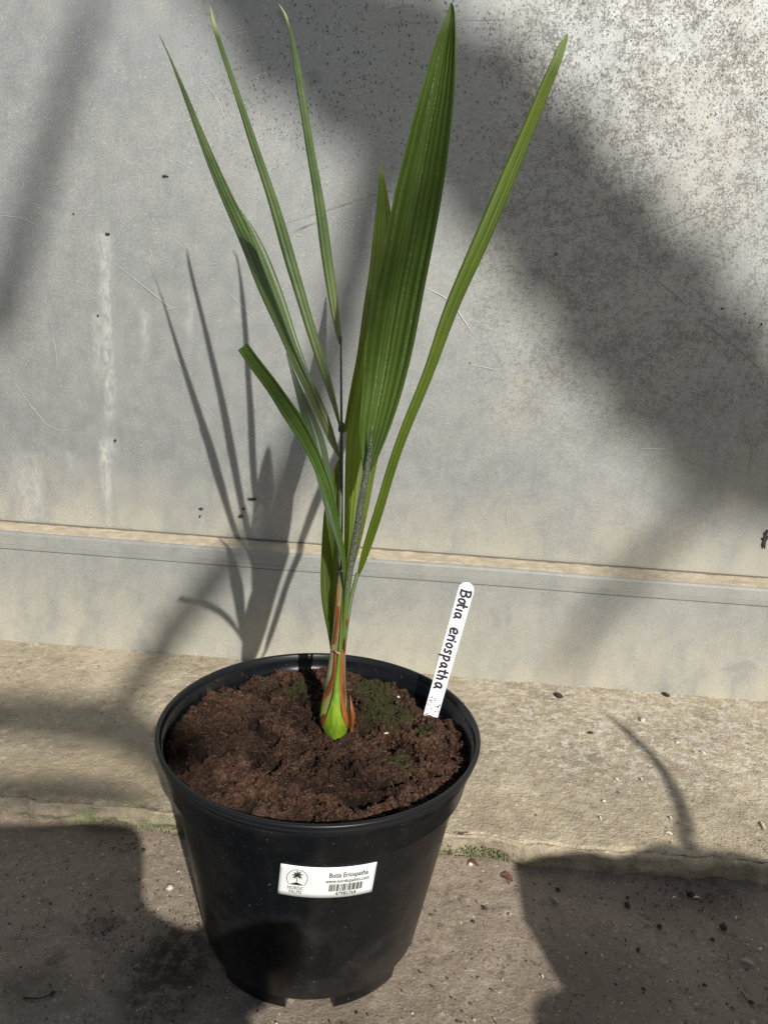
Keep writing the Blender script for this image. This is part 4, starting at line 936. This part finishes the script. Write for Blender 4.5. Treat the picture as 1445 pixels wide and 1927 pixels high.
# =================================================================== ADDED SHADOW CASTERS BEHIND THE VIEWER (unseen, shaped to cast the wall and floor shadows)
def back(P, t): return np.asarray(P) - SUN * t
def hit(px, py):
    """first surface of the setting met by the photo pixel"""
    if ray(px, py)[2] < -.05:
        P = onZ(px, py, 0.0)
        if P[1] <= KY: return P
        P = onZ(px, py, WZ)
        if P[1] <= WY: return P
    return onY(px, py, PANEL_Y if py < 1050 + (px - 700) * .07 else WY)
M_CASTER_LEAF = mat_leaf('caster_leaf', (.05, .10, .02), (.08, .15, .03), (.15, .22, .06), (.2, .35, .03), .2, 3)
far_caster = empty('far_shadow_caster', (2.4, -5.6, 0), 'added shadow caster behind the viewer, shaped as a tall broad leaved plant', 'shadow caster')  # unseen plant shape, added so its leaves cast the soft wall bands
crown = np.array([2.35, -5.5, 2.6])
V, F = tube(catmull([(2.4, -5.6, 0), (2.42, -5.58, 1.2), crown], 14), np.linspace(.11, .06, 14), 14); obj('caster_trunk', V, F, flat('caster_trunk_brown', (.16, .15, .07), .7), far_caster)
def shadow_leaf(pts, hw, t0, t1):
    n_ = 36; C2 = catmull([hit(*p) for p in pts], n_); tt = np.linspace(t0, t1, n_)
    C3 = np.array([back(c, t) for c, t in zip(C2, tt)])
    T = np.gradient(C3, axis=0); T /= np.linalg.norm(T, axis=1)[:, None]
    W3 = np.cross(T, SUN); W3 /= np.linalg.norm(W3, axis=1)[:, None]
    hw = np.interp(np.linspace(0, 1, n_), np.linspace(0, 1, len(hw)), hw); V = []; uv = []
    for i in range(n_):
        for u in np.linspace(-1, 1, 9):
            V.append(C3[i] + W3[i] * u * hw[i] * (1 + .12 * math.sin(i * 1.9 + u * 2)) - SUN * (-.10) * abs(u) * hw[i]); uv.append((u * .5 + .5, i / n_))
    lf = obj('leaf', V, gridfaces(n_, 9), M_CASTER_LEAF, far_caster, uv=uv)
    q = catmull([crown, (crown + C3[0]) / 2 + [0, 0, .25], C3[0]], 16); v, f = tube(q, np.linspace(.02, .009, 16), 8); obj('leaf_stalk', v, f, M_STALK, lf)
    return lf
shadow_leaf([(330, -190), (560, 30), (760, 150), (950, 290), (1170, 550), (1410, 830), (1600, 980)], [.04, .085, .090, .085, .100, .095, .03], 7.0, 8.5)
shadow_leaf([(740, 200), (690, 420), (600, 740), (480, 1000), (330, 1180), (210, 1350)], [.042, .028, .024, .022, .022, .017], 7.0, 5.5)
shadow_leaf([(190, -40), (140, 120), (95, 280), (40, 460), (-10, 640)], [.010, .018, .018, .022, .028], 7.0, 7.4)
shadow_leaf([(1470, 820), (1290, 980), (1120, 1160), (1050, 1290)], [.018, .021, .019, .010], 9.5, 8.5)
shadow_leaf([(-60, 1488), (100, 1490), (220, 1498), (290, 1512)], [.010, .016, .015, .006], 3.2, 3.0)
shadow_leaf([(-60, 1345), (120, 1350), (230, 1370), (330, 1440)], [.025, .03, .03, .02], 4.2, 3.8)
# added sheet behind the viewer, outlined to cast the left floor and pot shadow
M_CASTER_SHEET = Mat('caster_cloth', col=(.32, .30, .26), rough=.8).m
def prism(ptsn, t, thick, name, mat, parent=None, hole=None):
    A_ = np.array([back(hit(*p), t) for p in ptsn]); return A_
sk = [(-260, 1560), (60, 1550), (190, 1552), (250, 1563), (270, 1592), (272, 1690), (300, 1720), (345, 1745), (380, 1742), (405, 1705), (440, 1672), (480, 1664), (508, 1690), (524, 1750), (528, 1810), (512, 1850), (470, 1872), (452, 1894), (476, 1927), (540, 2010)]
Af = []
for p in sk:
    P = hit(*p) if p[0] < 370 else onZ(p[0], p[1], 0.0); t = (P[1] + .74) / SUN[1]; Af.append(back(P, t))
Af = np.array(Af); Af = np.vstack([Af, [[Af[-1][0], -.74, .0], [Af[0][0], -.74, .0]]])
Af = catmull(np.vstack([Af[:-2]]), 110); Af = np.vstack([Af, [[Af[-1][0] + .0, -.74, .001], [Af[0][0], -.74, .001]]])
n_ = len(Af); Vs = []
for (dy, sh) in [(.0, .995), (-.006, 1.0), (-.020, 1.0), (-.026, .995)]:
    c = Af.mean(0); q_ = (Af - c) * [sh, 1, 1] + c + [0, dy, 0]; Vs.append(q_)
V = np.vstack(Vs); F = [(k * n_ + i, k * n_ + (i + 1) % n_, (k + 1) * n_ + (i + 1) % n_, (k + 1) * n_ + i) for k in range(3) for i in range(n_)] + [tuple(range(n_))[::-1], tuple(range(3 * n_, 4 * n_))]
tag(obj('left_shadow_caster', V, F, M_CASTER_SHEET), 'added flat shadow caster standing upright on the floor behind the viewer', 'sack')
# added shadow caster right behind the viewer: notched blade on a stalk and pot
LY = -.74
right_caster = empty('right_shadow_caster', (.86, -.86, 0), 'added shadow caster behind the viewer, shaped as a potted plant with notched leaf', 'shadow caster')
V, F = lathe([(.001, 0), (.10, 0), (.125, .17), (.132, .17), (.132, .18), (.120, .18), (.11, .16), (.001, .16)], 48, (.86, -.86)); obj('pot', V, F, M_POT, right_caster)
outl = [(1560, 1650), (1445, 1622), (1385, 1602), (1330, 1597), (1285, 1594), (1250, 1584), (1213, 1590), (1192, 1606), (1165, 1614), (1130, 1606), (1095, 1603), (1040, 1613), (1005, 1630), (988, 1655), (984, 1700), (988, 1745), (1035, 1738), (1075, 1722), (1115, 1722), (1150, 1745), (1166, 1790), (1150, 1835), (1105, 1858), (1050, 1862), (1012, 1880), (1005, 1940), (1010, 2060), (1560, 2060)]
A3 = catmull([back(hit(*p), (hit(*p)[1] - LY) / SUN[1]) for p in outl], 120); A3[:, 1] = LY
bm = bmesh.new(); vs = [bm.verts.new(a) for a in A3]; f_ = bm.faces.new(vs); bmesh.ops.triangulate(bm, faces=[f_])
me = bpy.data.meshes.new('leaf'); bm.to_mesh(me); bm.free(); me.materials.append(flat('caster_blade', (.04, .08, .02), .5)); lf = bpy.data.objects.new('leaf', me); COL.objects.link(lf); par(lf, right_caster)
low = A3[A3[:, 2].argmin()]
V, F = tube(catmull([(.86, -.86, .15), (.85, -.84, .28), (.80, -.745, low[2] + .03)], 12), .008, 8); obj('leaf_stalk', V, F, M_STALK, right_caster)
C3 = catmull([back(hit(*p), (hit(*p)[1] - LY + .012) / SUN[1]) for p in [(1298, 1660), (1294, 1590), (1290, 1545), (1262, 1470), (1205, 1400), (1135, 1338)]], 30)
V, F = tube(C3, np.interp(np.linspace(0, 1, 30), [0, .5, .85, 1], [.0085, .0075, .006, .002]), 10); obj('caster_shoot', V, F, M_STALK, right_caster)
